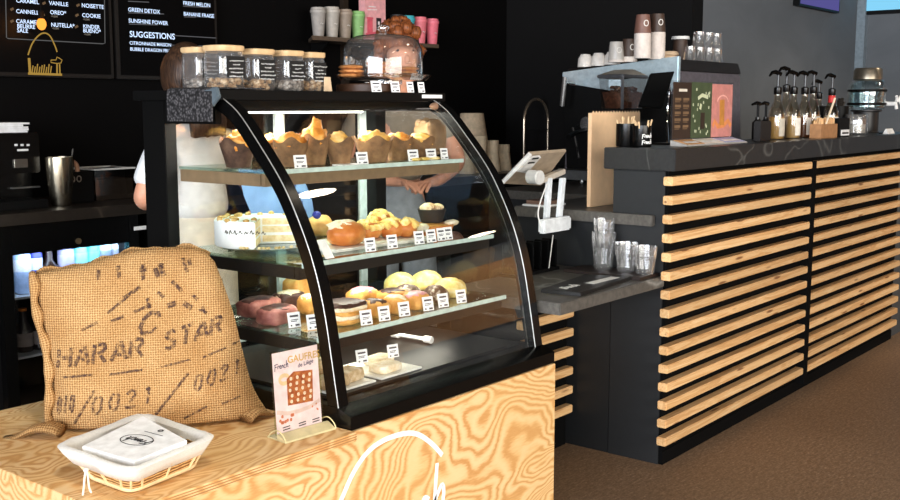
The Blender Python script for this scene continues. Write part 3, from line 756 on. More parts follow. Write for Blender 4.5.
for k in range(9): wn.ribbon(circle2(.06 + rr_.random() * .32, .13 + rr_.random() * .09, .02, .012, 6), .02, lambda u, v, t: onsign(u, v, PT + .0002), .0002)
for k in range(4): wn.ribbon(circle2(.72 + rr_.random() * .2, .18 + rr_.random() * .1, .012, .008, 6), .012, lambda u, v, t: onsign(u, v, PT + .0002), .0002)
wn.build('printed_pieces', plain((206, 112, 84), .6), po)
tx = MB()
for u in (.12, .46, .76):
    for q in range(2): tx.ribbon([(u, .075 - q * .03), (u + .16, .08 - q * .03)], .014, lambda a_, b_, t: onsign(a_, b_, PT + .0001), .0001)
tx.build('captions', plain((60, 52, 66), .6), po)
MB().ribbon(circle2(.22, .66, .10, .05, 18), .05, lambda u, v, t: onsign(u, v, PT), .0001).build('printed_cup', plain((232, 196, 168), .6), po)

# ------------------------------------------------------------------ jars on the case top
TOP = 1.345
def sqring(r, c, z, p=.45, n=28): return [(c[0] + r * math.copysign(abs(math.cos(2 * PI * i / n)) ** p, math.cos(2 * PI * i / n)), c[1] + r * math.copysign(abs(math.sin(2 * PI * i / n)) ** p, math.sin(2 * PI * i / n)), z) for i in range(n)]
def jar(x, y, r, h, label, seed, fill):
    j = thing('storage_jar', (x, y, TOP), label, 'jar', 'glass jars on the display case')
    m = MB(); rs = [(r * .92, .0006), (r, .008), (r, h - .02), (r * .93, h)]
    m = loft([[Vector(p) for p in sqring(a, (x, y), TOP + b)] for a, b in rs]); m.build('glass', JGLASS, j, smooth=40)
    m = loft([[Vector(p) for p in sqring(a, (x, y), TOP + b)] for a, b in ((r * .97, h - .004), (r * 1.05, h + .001), (r * 1.05, h + .010), (r * 1.0, h + .012))]); m.build('lid', LIDWOOD, j, smooth=40)
    f = MB(); R = random.Random(seed)
    for k in range(70):
        f.blob((x + R.uniform(-.72, .72) * r, y + R.uniform(-.72, .72) * r, TOP + .008 + R.random() * .022), (.009, .009, .007), k, .2, 2, 7, 5, rot=R.random() * 3)
    f.build('contents', fill, j)['kind'] = 'stuff'
    lb = MB().box((x - r * .62, y - r - .0022, TOP + .035), (x + r * .80, y - r - .0006, TOP + h - .018)).build('label', plain((17, 16, 16), .6), j)
    sc = MB(); R = random.Random(seed + 50)
    for q in range(5):
        if q == 1: w = .010
        else: w = R.uniform(.018, .026)
        zz = TOP + h - .030 - q * .0105; u = -w
        while u < w:
            st = [(u + k * .0011, R.uniform(-.0022, .0022)) for k in range(5)]; sc.ribbon(st, .0013, lambda a_, b_, t, zz=zz: (x + r * .09 + a_, y - r - .0023 - t, zz + b_), .0005); u += .0062
    sc.build('handwriting', plain((235, 234, 230), .8), lb)
TEA = crumb((120, 84, 52), (176, 138, 92), (228, 206, 172), 60)
TEA2 = crumb((70, 62, 56), (150, 138, 126), (226, 220, 210), 60)
for px, yy, r, h, lab, fl in ((201, 2.44, .042, .108, 'glass jar with wooden lid standing half hidden behind the other jars', TEA2), (224.5, 2.34, .0445, .110, 'largest glass jar with wooden lid and four line chalk label above tan contents', TEA),
                         (257, 2.34, .041, .105, 'glass jar with wooden lid and wide chalk label, next after the largest jar', TEA), (287, 2.34, .041, .105, 'glass jar with wooden lid and short centred chalk label, holding grey contents', TEA2), (311, 2.345, .035, .104, 'smallest glass jar with wooden lid, nearest the small blank beige card', TEA)):
    p = spot(px, 88, y=yy); jar(p.x, yy, r, h, lab, px, fl)
bc = spot(328, 91, y=2.30)
tag(MB().prism([(bc.x - .014, TOP), (bc.x + .018, TOP), (bc.x + .011, TOP + .044), (bc.x - .012, TOP + .044)], 'y', 2.30, 2.304).build('blank_card', plain((226, 196, 160), .7)), 'small blank beige card standing between the jars and the cake dome', 'card')

# ------------------------------------------------------------------ glass cake dome with cookies
CX, CY = 2.545, 2.32
st = thing('cake_stand', (CX, CY, TOP), 'low glass cake stand on a dark wooden base under the dome', 'cake stand')
MB().lathe([(.098, .0006), (.102, .004), (.102, .024), (.098, .027)], 36, (CX - .05, CY + .02, TOP)).build('base', plain((70, 46, 30), .5), st)
MB().lathe([(.06, .0272), (.06, .036), (.135, .038), (.150, .052), (.152, .056), (.146, .058), (.13, .046), (.0, .044)], 40, (CX, CY, TOP), caps=False).build('plate', glass(246, .10, .8, 2.0), st)
dm = thing('glass_dome', (CX, CY, TOP + .05), 'clear glass cake dome with round knob covering cookies', 'dome')
MB().lathe([(.128, .0475), (.127, .10), (.125, .135), (.112, .165), (.085, .178), (.02, .186), (.012, .187)], 44, (CX, CY, TOP), caps=False).build('dome', glass(250, .07, 1.0, 2.0, whiten=.02), dm, smooth=180)
MB().lathe([(.010, .186), (.011, .192), (.019, .198), (.021, .206), (.016, .213), (.004, .216)], 20, (CX, CY, TOP)).build('knob', glass(245, .15, .9, 1.5), dm, smooth=180)
CK = crumb((150, 88, 44), (196, 130, 74), (222, 164, 106), 60)
ck0 = None; names = {(0, 0): 'bottom', (0, 1): 'second from bottom', (0, 2): 'third from bottom', (0, 3): 'top'}
for si, (px, yy, nn2, nm) in enumerate(((351, 2.33, 3, 'shadowed'), (379, 2.29, 4, 'tallest'), (406, 2.285, 3, 'shorter sunlit'))):
    p = spot(px, 72, y=yy)
    for k in range(nn2):
        loc = (p.x + .003 * math.sin(k * 3 + si), yy, TOP + .0525 + .0125 * k)
        lab = f'round golden cookie, {["lowest", "second lowest", "third up", "topmost"][k] if k < nn2 - 1 else "topmost"} of the {nm} stack under the dome'
        if ck0 is None:
            ck0 = tag(MB().blob(loc, (.037, .037, .0072), 3, .08, 5, 20, 8, boxy=.8).build('cookie', CK, loc=loc), lab, 'cookie', 'cookies under the glass dome')
        else:
            o = ck0.copy(); COL.objects.link(o); o.location = loc; o.rotation_euler = (0, 0, k * 1.3 + si); o['label'] = lab

# ------------------------------------------------------------------ price tags
TAGN = 0
def pricetag(px, py, y, z, label, group, w=.030, h=.032, rz=-.25, place=None):
    """card leaning back a little in a clear foot; px,py = foot centre in the photo"""
    p = place or spot(px, py, y=y); p = Vector((p[0], y, z))
    t = thing('price_tag', p, label, 'price tag', group, rz)
    m = MB(); ln = .22 * h
    m.hexa([(-w / 2, 0, .0006), (w / 2, 0, .0006), (w / 2, .0012, .0006), (-w / 2, .0012, .0006)], [(-w / 2, ln, h), (w / 2, ln, h), (w / 2, ln + .0012, h), (-w / 2, ln + .0012, h)])
    def at0(mb, name, mat, lab=None):
        o = mb.build(name, mat, None); o.parent = t; return o
    at0(m, 'card', PAPER); q = MB()
    def on(u, v, tt): return (u, ln * v / h - .0004 - tt, v)
    q.ribbon([(-w * .34, h * .76), (w * .34, h * .76)], h * .13, on, .0003); q.ribbon([(-w * .3, h * .52), (w * .3, h * .52)], h * .05, on, .0003); q.ribbon([(-w * .3, h * .42), (w * .2, h * .42)], h * .05, on, .0003)
    q.ribbon([(-w * .34, h * .16), (-w * .22, h * .16)], h * .1, on, .0003); q.ribbon([(w * .05, h * .16), (w * .38, h * .16)], h * .12, on, .0003)
    at0(q, 'print', plain((70, 66, 74), .8)); return t
G1 = 'price tags on the upper shelf'
for px, lab in ((301, 'white price tag below the first two muffins behind the glass arch'), (363, 'white price tag below the plump muffin at the middle of the upper shelf'), (414, 'wide white price tag before the last muffins of the upper shelf'), (432, 'white price tag between two others at the far end of the upper shelf'), (445, 'narrow white price tag standing last on the upper shelf')):
    pricetag(px, 158, 2.10, 1.137, lab, G1, .038 if px < 440 else .028, .035)
G2 = 'price tags on the middle shelf'
for px, lab in ((371, 'white price tag between the glazed bun and the crumbly buns'), (393, 'white price tag below the crumbly golden buns'), (420, 'white price tag below the flat tart'), (432, 'white price tag below the tart, second of its tight row'), (442, 'white price tag below the black cup cake, third of its tight row'), (449, 'white price tag standing last on the middle shelf')):
    pricetag(px, 243, 1.985, .904, lab, G2, .034 if px < 435 else .030, .038)
tp = thing('price_card', spot(328, 250, y=1.985), 'long white price card leaning by the glazed bun beside the black arch', 'price tag')
p = tp.location; tp.location.z = .904; q = tp.location.copy()
MB().hexa([q + Vector((-.016, -.008, .001)), q + Vector((.016, -.008, .001)), q + Vector((.016, -.006, .001)), q + Vector((-.016, -.006, .001))], [q + Vector((-.028, .012, .05)), q + Vector((.002, .012, .05)), q + Vector((.002, .014, .05)), q + Vector((-.028, .014, .05))]).build('card', PAPER, tp)
G3 = 'price tags on the lower shelf'
for px, lab in ((295, 'white price tag before the chocolate eclairs'), (314, 'white price tag beside the dark layered cake slice, left of the arch' if False else 'white price tag beside the dark layered cake slice'), (367, 'white price tag before the long cream sandwich'), (385, 'white price tag between the sandwich and the pink iced slice'), (405, 'white price tag before the pink iced slice'), (429, 'white price tag before the speckled chocolate domes'), (444, 'white price tag before the second chocolate dome'), (462, 'white price tag before the last yellow dome')):
    pricetag(px, 320, {295: 2.06, 314: 2.0}.get(px, 1.932), .717, lab, G3, .037, .040)
G4 = 'price tags under the cake dome'
for px, lab, w_ in ((377, 'widest white price tag under the cake dome', .036), (396, 'white price tag next after the widest under the dome', .032), (411, 'narrow white price tag, third under the dome', .025), (422, 'narrow white price tag, last under the dome by the case edge', .025)):
    pricetag(px, 95, 2.216, TOP, lab, G4, w_, .034)
p = spot(416, 80, y=2.225)
MB().hexa([(p.x - .045, 2.208, TOP + .0405), (p.x + .032, 2.232, TOP + .0405), (p.x + .032, 2.236, TOP + .0405), (p.x - .045, 2.212, TOP + .0405)], [(p.x - .045, 2.198, TOP + .060), (p.x + .032, 2.222, TOP + .060), (p.x + .032, 2.226, TOP + .060), (p.x - .045, 2.202, TOP + .060)]).build('paper_strip', PAPER, st, label='white paper strip stuck to the rim')

# ------------------------------------------------------------------ pastries, upper shelf
Z1, Z2, Z3, Z0 = 1.1362, .9032, .7162, .5742
PAPERCUP = crumb((92, 66, 44), (134, 100, 68), (160, 124, 88), 18, .8, .2)
MUF = crumb((196, 112, 38), (226, 148, 58), (244, 190, 110), 26, .55)
MUFY = crumb((206, 138, 52), (240, 184, 92), (250, 216, 150), 26, .55)
def muffin(x, y, r, h, seed, peak, label, paper=PAPERCUP, crust=MUF):
    m = thing('muffin', (x, y, Z1), label, 'muffin', 'muffins in brown paper on the upper shelf')
    def rm(a, k): return 1 + (.10 * abs(math.sin(2 * a + seed)) if k >= 2 else 0) + .015 * math.sin(a * 14)
    mb = MB(); N = 36; prof = [(r * .70, .001), (r * .80, h * .3), (r * .95, h * .72), (r * 1.04, h)]
    mb.lathe(prof, N, (x, y, Z1), caps=False, rmod=rm)
    for i in range(N):                       # pointed corners of the tulip paper
        X_, Y_, z_ = mb.v[3 * N + i]; a = 2 * PI * i / N; mb.v[3 * N + i] = (X_, Y_, z_ + h * .26 * abs(math.sin(2 * a + seed)) ** 3 - h * .06)
    mb.f.append(tuple(range(N - 1, -1, -1))); mb.build('paper_cup', paper, m, smooth=60)
    t = MB().blob((x, y, Z1 + h * .92), (r * .93, r * .93, h * .36 + peak * .3), seed, .42, 2.6, 26, 16)
    t.blob((x + r * .15 * math.sin(seed * 2), y, Z1 + h * 1.05), (r * .55, r * .55, h * .25 + peak), seed + 5, .4, 3, 16, 10)
    t.build('crust', crust, m, smooth=180)
CHOC = crumb((50, 34, 26), (84, 60, 46), (110, 84, 66), 22, .8, .2)
muffin(1.893, 2.262, .046, .070, 1, .012, 'muffin in dark chocolate coloured paper seen through the side glass', CHOC)
for px, yy, r, h, sd, pk, lab, cr in ((272, 2.29, .038, .066, 2, .004, 'muffin partly hidden behind the glass arch', MUF), (291, 2.18, .044, .070, 3, .004, 'broad muffin next to the arch, above the first price tag', MUF), (315, 2.20, .041, .076, 4, .032, 'tallest muffin with a pointed peak', MUF),
        (340, 2.16, .040, .068, 5, .006, 'pale topped muffin next after the peaked one', MUFY), (374, 2.17, .052, .068, 6, .006, 'plump bright topped muffin at the middle of the upper shelf', MUFY), (398, 2.18, .042, .066, 7, .0, 'low muffin with a torn paper edge next to the plump muffin', MUF), (421, 2.17, .042, .064, 8, .0, 'small muffin with a golden top near the end of the upper shelf', MUFY)):
    p = spot(px, 158, y=yy); muffin(p.x, yy, r, h, sd, pk, lab, crust=cr)
p = spot(441, 150, y=2.26)
bg = thing('paper_bag', (p.x, 2.28, Z1), 'crumpled brown paper bag standing behind the last muffin', 'bag')
MB().blob((p.x - .01, 2.30, Z1 + .062), (.055, .04, .062), 9, .2, 3, 20, 14, boxy=.6).build('bag', crumb((120, 92, 64), (160, 126, 92), (186, 152, 116), 14, .8, .8), bg)
p = spot(352, 160, y=2.115); tag(MB().box((p.x - .055, 2.095, Z1), (p.x + .045, 2.14, Z1 + .003)).build('paper_slip', PAPER), 'white paper slip lying flat at the upper shelf edge', 'paper')
p = spot(424, 158, y=2.11)
pl = thing('cookie_tray', (p.x, 2.12, Z1), 'flat yellow glazed biscuits on the lip of the upper shelf', 'biscuits')
for k in range(3):
    MB().blob((p.x - .045 + k * .045, 2.108, Z1 + .006), (.024, .018, .006), k, .2, 3, 12, 8).build('biscuit', crumb((200, 150, 60), (238, 204, 110), (250, 238, 190), 40), pl)

# ------------------------------------------------------------------ middle shelf
ck = thing('cream_cake', (1.968, 2.265, Z2), 'white iced cake with chocolate script and a cut open slice on a glass plate', 'cake')
cx, cy, cr = 1.968, 2.265, .126
ICE = plain((238, 240, 236), .5, vary=.02)
a0, a1 = -.75, -2.40
arc = [(cx, cy)] + [(cx + cr * math.cos(a), cy + cr * math.sin(a)) for a in [a0 + k * (2 * PI - (a0 - a1)) / 40 for k in range(41)]]
MB().prism(arc, 'z', Z2 + .016, Z2 + .090).build('icing', ICE, ck, bev=.004, smooth=50)
SPG = crumb((214, 186, 130), (236, 216, 168), (246, 232, 196), 50, .8)
sl = MB()
for a in (a0, a1):
    d = Vector((math.cos(a), math.sin(a), 0)); n = Vector((-d.y, d.x, 0)) * (-.001 if a == a0 else .001)
    q = [Vector((cx, cy, 0)) + d * .006, Vector((cx, cy, 0)) + d * (cr - .005)]
    for zz in (.022, .048, .070):
        sl.hexa([q[0] + Vector((0, 0, Z2 + zz)), q[1] + Vector((0, 0, Z2 + zz)), q[1] + n + Vector((0, 0, Z2 + zz)), q[0] + n + Vector((0, 0, Z2 + zz))], [q[0] + Vector((0, 0, Z2 + zz + .018)), q[1] + Vector((0, 0, Z2 + zz + .018)), q[1] + n + Vector((0, 0, Z2 + zz + .018)), q[0] + n + Vector((0, 0, Z2 + zz + .018))])
sl.build('sponge_layers', SPG, ck)
tp_ = MB(); R = random.Random(3)
for k in range(46):
    a = R.uniform(0, 2 * PI); rr = cr * R.uniform(.55, .95)
    if -2.5 < (a if a < PI else a - 2 * PI) < -.65: continue
    tp_.blob((cx + rr * math.cos(a), cy + rr * math.sin(a), Z2 + .092), (.009, .008, .006), k, .3, 3, 8, 6)
tp_.build('topping', crumb((120, 92, 40), (190, 150, 84), (228, 206, 150), 60), ck)
wr = MB()
def oncake(u, v, t):
    a = 3.52 + u / cr; return (cx + (cr + .0006 + t) * math.cos(a), cy + (cr + .0006 + t) * math.sin(a), Z2 + .058 + v)
R = random.Random(9); u = -.045
while u < .075:
    wr.ribbon([(p.x, p.y) for p in smooth_path([(u, R.uniform(-.002, .003), 0), (u + .004, R.uniform(.006, .012), 0), (u + .007, R.uniform(-.002, .004), 0), (u + .011, R.uniform(.0, .006), 0)], 4)], .0022, oncake, .0008); u += .0155
wr.build('script', plain((60, 52, 30), .6), ck)
MB().lathe([(.05, .0006), (.08, .004), (.127, .014), (.129, .017), (.118, .0158), (.02, .0142)], 44, (cx, cy - .02, Z2)).build('plate', glass((226, 232, 222), .12, .6, 2), ck)
cr_ = MB()
for k in range(26):
    a = R.uniform(-2.9, -.5); rr = R.uniform(.122, .126); cr_.blob((cx + rr * math.cos(a), cy - .02 + rr * math.sin(a), Z2 + .021), (.006, .005, .004), k, .3, 3, 7, 5)
cr_.build('crumbs', crumb((150, 120, 60), (210, 186, 130), (236, 220, 180), 60), ck)['kind'] = 'stuff'
BUN = crumb((176, 92, 36), (206, 124, 58), (226, 158, 88), 14, .35, .2); SUG = crumb((226, 196, 150), (240, 222, 190), (250, 242, 226), 60)
p = spot(349, 240, y=2.09)
wp = thing('cake_plate', (p.x + .09, 2.12, Z2), 'long white plate under the glazed bun and the crumbly buns', 'plate')
MB().prism([(p.x - .10, 2.045), (p.x + .30, 2.02), (p.x + .30, 2.25), (p.x - .10, 2.25)], 'z', Z2 + .0004, Z2 + .009).build('plate', plain((232, 230, 220), .25), wp, bev=.004)
Z2p = Z2 + .0092
bn = thing('glazed_bun', (p.x, 2.09, Z2p), 'big round brown glazed bun with sugared top on the white plate', 'bun')
MB().blob((p.x, 2.10, Z2p + .030), (.062, .050, .038), 4, .10, 2.5, 26, 16, flat=.78).build('bun', BUN, bn, smooth=180)
MB().blob((p.x - .004, 2.108, Z2p + .052), (.050, .038, .018), 6, .35, 4, 22, 12).build('sugar_crust', SUG, bn, smooth=180)
p2 = spot(322, 238, y=2.36)
bn2 = thing('glazed_bun', (p2.x, 2.36, Z2), 'pale bun mostly hidden by the arch, behind the leaning price card', 'bun')
MB().blob((p2.x - .01, 2.36, Z2 + .032), (.045, .042, .034), 12, .12, 2.5, 22, 14, flat=.9).build('bun', crumb((206, 140, 76), (230, 176, 110), (244, 212, 160), 16, .4, .2), bn2, smooth=180)
b_ = spot(317, 222, y=2.32); MB().blob((b_.x, 2.32, Z2 + .072), (.014, .012, .012), 3, .25, 3, 14, 10).build('blueberry', plain((44, 48, 140), .4), bn2)
CRM = crumb((206, 146, 66), (240, 206, 120), (250, 236, 186), 34, .6)
i = 0
for (px, py, yy, r, s_, lab) in ((368, 240, 2.15, .046, 1, 'crumble topped bun beside the big glazed bun'), (392, 238, 2.12, .046, 2, 'crumble topped bun in the middle, above two price tags'), (380, 232, 2.20, .044, 3, 'crumble topped bun at the back of its heap'), (407, 236, 2.09, .034, 4, 'small crumble bun at the end of the heap by the tart')):
    q = spot(px, py, y=yy); b = thing('crumble_bun', (q.x, yy, Z2p), lab, 'bun', 'crumble buns on the middle shelf')
    hgt = .030 if s_ != 3 else .040
    MB().blob((q.x, yy, Z2p + hgt * .8), (r, r * .85, hgt), s_, .1, 2.5, 20, 12, flat=.78).build('bun', BUN, b, smooth=180)
    f = MB(); R = random.Random(s_ * 5)
    for k in range(26):
        a = R.random() * 6.28; rr = r * .95 * R.random() ** .5; f.blob((q.x + rr * math.cos(a), yy + rr * .8 * math.sin(a), Z2p + hgt * (1.25 + .62 * (1 - (rr / r) ** 2)) - .006), (.013, .011, .010), k + s_ * 40, .25, 3, 8, 6, rot=a)
    f.build('crumble', CRM, b, smooth=180)['kind'] = 'stuff'
q = spot(430, 228, y=2.13)
tr = thing('fruit_tart', (q.x, 2.13, Z2), 'flat golden tart with pastry rim in a tight row of price tags', 'tart')
MB().lathe([(.072, .0006), (.086, .026), (.082, .031), (.074, .026), (.0, .027)], 32, (q.x, 2.13, Z2), sy=.8, rmod=lambda a, k: 1 + .02 * math.sin(a * 16), caps=False).build('crust', BUN, tr)
MB().lathe([(.074, .0268), (.06, .031), (.0, .033)], 26, (q.x, 2.13, Z2), sy=.8, caps=False).build('filling', crumb((190, 110, 44), (216, 146, 70), (232, 176, 104), 30, .3), tr)
rl = MB().blob((q.x - .075, 2.10, Z2 + .028), (.028, .02, .014), 3, .2, 3, 14, 10); rl.blob((q.x + .07, 2.10, Z2 + .032), (.03, .02, .010), 5, .2, 3, 14, 10)
rl.build('pastry_roll', SUG, tr)
q2 = spot(427, 216, y=2.17)
bc_ = thing('black_cup_cake', (q2.x, 2.165, Z2 + .0335), 'cream striped cake in a fluted black cup on top of the tart', 'cake')
zb = Z2 + .0338
MB().lathe([(.034, .0), (.046, .042), (.042, .042), (.032, .004)], 30, (q2.x, 2.15, zb), rmod=lambda a, k: 1 + .03 * math.sin(a * 15)).build('cup', plain((34, 30, 28), .5), bc_, smooth=30)
f = MB()
for k in range(7): f.blob((q2.x - .030 + k * .010, 2.15, zb + .047 + .004 * math.sin(k)), (.0055, .026, .012), k, .1, 3, 10, 8)
f.build('cream_stripes', crumb((176, 116, 66), (236, 208, 166), (248, 236, 214), 22), bc_)

# ------------------------------------------------------------------ lower shelf
DCH = crumb((44, 30, 28), (74, 50, 46), (104, 74, 66), 24, .35, .3); BERRY = crumb((120, 66, 62), (156, 100, 92), (184, 136, 122), 20, .6)
PINK = plain((226, 150, 160), .4, vary=.14, scale=30); PIT_ = crumb((186, 122, 54), (220, 164, 88), (236, 196, 128), 20, .55)
G = 'pastries on the lower shelf'
def eclair(px, py, yy, rx, ry, rz_, sd, rot, base, topm, lab, name='eclair', filling=None):
    q = spot(px, py, y=yy); e = thing(name, (q.x, yy, Z3), lab, 'pastry', G); rz_ *= .84; zc = Z3 + rz_ * .92
    MB().blob((q.x, yy, zc), (rx, ry, rz_), sd, .08, 2.4, 24, 14, flat=.9, rot=rot, boxy=.5).build('pastry', base, e, smooth=180)
    if topm: MB().blob((q.x, yy, zc + rz_ * .55), (rx * .93, ry * .9, rz_ * .58), sd + 3, .18, 3.5, 24, 12, rot=rot, boxy=.8).build('icing', topm, e, smooth=180)
    return e, q
eclair(259, 322, 2.275, .066, .040, .030, 1, .1, BERRY, DCH, 'dark chocolate iced berry pastry nearest the sack')
eclair(277, 328, 2.145, .056, .038, .030, 2, .05, BERRY, DCH, 'chocolate iced pinkish pastry slice in front by its price tag')
eclair(289, 312, 2.30, .050, .03, .028, 3, 0, DCH, SUG, 'dark pastry with pale cream top behind the chocolate ones')
eclair(302, 303, 2.38, .065, .036, .042, 4, .1, PIT_, None, 'plain golden puff pastry at the back near the arch')
eclair(311, 318, 2.18, .036, .03, .032, 5, 0, PIT_, SUG, 'sugar dusted golden pastry behind the arch')
q = spot(347, 318, y=2.0)
sw = thing('cream_sandwich', (q.x, 2.0, Z3), 'long golden layered puff slice beside the arch with dark chocolate top', 'pastry', G)
for k in range(4): MB().blob((q.x, 2.01, Z3 + .009 + k * .0115), (.055, .050, .0085), k, .12, 3, 26, 10, boxy=.45).build('layer', PIT_ if k % 2 == 0 else SUG, sw, smooth=60)
MB().blob((q.x, 2.01, Z3 + .052), (.053, .049, .009), 9, .25, 4, 26, 10, boxy=.5).build('icing', DCH, sw)
eclair(362, 300, 2.13, .048, .036, .034, 7, .2, PIT_, PINK, 'pink iced golden pastry at the back of the lower shelf')
eclair(376, 311, 1.995, .022, .044, .030, 8, .0, PIT_, DCH, 'narrow chocolate topped pastry between two price tags')
eclair(393, 303, 2.07, .045, .045, .030, 9, .1, PIT_, DCH, 'golden pastry with dark icing in the middle of the shelf')
eclair(396, 303, 1.98, .020, .040, .032, 19, .0, PIT_, SUG, 'narrow cream topped pastry beside the pink iced slice')
eclair(416, 302, 1.985, .036, .034, .030, 10, .0, PIT_, PINK, 'pink iced slice with a pale filling at the front of the shelf')
YEL = crumb((206, 172, 84), (238, 212, 130), (250, 236, 182), 36, .6); SPK = crumb((34, 24, 20), (90, 70, 56), (238, 230, 214), 60, .5)
for k, (px, py, yy, lab) in enumerate(((400, 296, 2.23, 'yellow crumb coated dome cake, tallest at the back'), (427, 293, 2.19, 'yellow dome cake in the middle of the back row'), (450, 295, 2.04, 'smooth yellow dome cake at the far end of the shelf'))):
    q = spot(px, py, y=yy); e = thing('dome_cake', (q.x, yy, Z3), lab, 'cake', 'dome cakes on the lower shelf')
    MB().blob((q.x, yy, Z3 + .018), (.056, .05, .040), k + 2, .07, 3, 26, 16, flat=.42).build('cake', YEL, e, smooth=180)
for k, (px, py, yy, lab) in enumerate(((407, 300, 2.10, 'chocolate dome speckled with white, in front of the tallest yellow dome'), (436, 298, 2.02, 'small speckled chocolate dome between price tags'))):
    q = spot(px, py, y=yy); e = thing('dome_cake', (q.x, yy, Z3), lab, 'cake', 'dome cakes on the lower shelf')
    MB().blob((q.x, yy, Z3 + .014), (.048 - .012 * k, .044, .036), k + 7, .06, 3, 26, 16, flat=.36).build('cake', SPK, e, smooth=180)
q = Vector((1.885, 2.39, 0)); tag(MB().prism([(q.x - .03, 2.37), (q.x + .03, 2.37), (q.x + .03, 2.44), (q.x - .03, 2.44)], 'z', Z3, Z3 + .10).build('cardboard_box', plain((116, 92, 66), .8)), 'brown cardboard box at the back of the lower shelf behind the sack', 'box')

# ------------------------------------------------------------------ case floor
KRI = crumb((150, 120, 84), (200, 172, 132), (238, 224, 200), 34, .7, .9)
for k, (px, py, yy, lab) in enumerate(((343, 402, 1.93, 'white paper tray of crisp rice bars beside the arch on the case floor'), (392, 394, 1.93, 'white paper tray of pale bars on the case floor next to the first tray'))):
    q = spot(px, py, y=yy); q.x = (1.935, 2.125)[k]; e = thing('bar_tray', (q.x, 1.95, Z0), lab, 'tray', 'trays on the case floor')
    MB().prism([(q.x - .085, 1.875), (q.x + .085, 1.875), (q.x + .085, 2.06), (q.x - .085, 2.06)], 'z', Z0 + .0005, Z0 + .006).build('tray', plain((226, 224, 216), .5), e, bev=.002)
    bars = ((-.04, 1.915, .0), (.03, 1.93, .1), (-.02, 2.0, -.1)) if k == 0 else ((-.02, 1.92, .0), (.03, 1.99, .1))
    for i, (dx_, yb, ro_) in enumerate(bars):
        MB().blob((q.x + dx_, yb, Z0 + .0065 + (.016 if k == 0 else .012)), (.044, .03, .017 if k == 0 else .012), i + k * 4, .10, 5, 22, 12, rot=ro_, boxy=.4).build('rice_bar', KRI if k == 0 else SUG, e, smooth=50)
    if k == 0: MB().blob((q.x - .035, 2.0, Z0 + .052), (.05, .032, .016), 12, .12, 5, 22, 12, boxy=.45).build('rice_bar', KRI, e, smooth=50)
for px, py, nm in ((363, 383, 'tilted white price tag on the rice bars'), (394, 378, 'tilted white price tag on the second tray of the case floor')):
    q = spot(px, py, y=1.93); pricetag(px, py, 1.93, Z0 + (.042 if px < 370 else .034), nm, 'price tags on the case floor', .036, .036)
wt = thing('white_rod', (2.33, 2.2, Z0), 'white rod with thick end caps lying on the dark case floor', 'rod')
a = spot(392, 339, y=2.21); b = spot(432, 345, y=2.05); a.z = b.z = Z0 + .013
MB().cyl(a, b, .006, 10).build('rod', WHITE, wt)
for p_, q_ in ((a, b), (b, a)):
    MB().cyl(p_, p_ + (q_ - p_).normalized() * .03, .0115, 12).build('end_cap', WHITE, wt, bev=.002)

# ------------------------------------------------------------------ people
def skin_mesh(name, chains, mat, parent, sub=2, root=0):
    """chains: lists of (x, y, z, r); a first item may be an int = index of an earlier vertex"""
    me = bpy.data.meshes.new(name); V = []; E_ = []; R = []
    for ch in chains:
        prev = None
        for p in ch:
            if isinstance(p, int): prev = p; continue
            V.append(p[:3]); R.append(p[3]); i = len(V) - 1
            if prev is not None: E_.append((prev, i))
            prev = i
    me.from_pydata(V, E_, []); o = bpy.data.objects.new(name, me); COL.objects.link(o)
    md = o.modifiers.new('skin', 'SKIN'); md.use_smooth_shade = True; md.branch_smoothing = .6
    for i, sv in enumerate(me.skin_vertices[0].data):
        r = R[i]; sv.radius = (r, r) if not isinstance(r, tuple) else r; sv.use_root = (i == root)
    s = o.modifiers.new('sub', 'SUBSURF'); s.levels = s.render_levels = sub
    bpy.context.view_layer.update()
    ev = o.evaluated_get(bpy.context.evaluated_depsgraph_get()); m2 = bpy.data.meshes.new_from_object(ev)
    bpy.data.objects.remove(o); bpy.data.meshes.remove(me)
    off = parent.location; 
    for v in m2.vertices: v.co -= off
    m2.materials.clear(); m2.materials.append(mat)
    for p in m2.polygons: p.use_smooth = True; p.material_index = 0
    o = bpy.data.objects.new(name, m2); COL.objects.link(o); o.parent = parent; return o
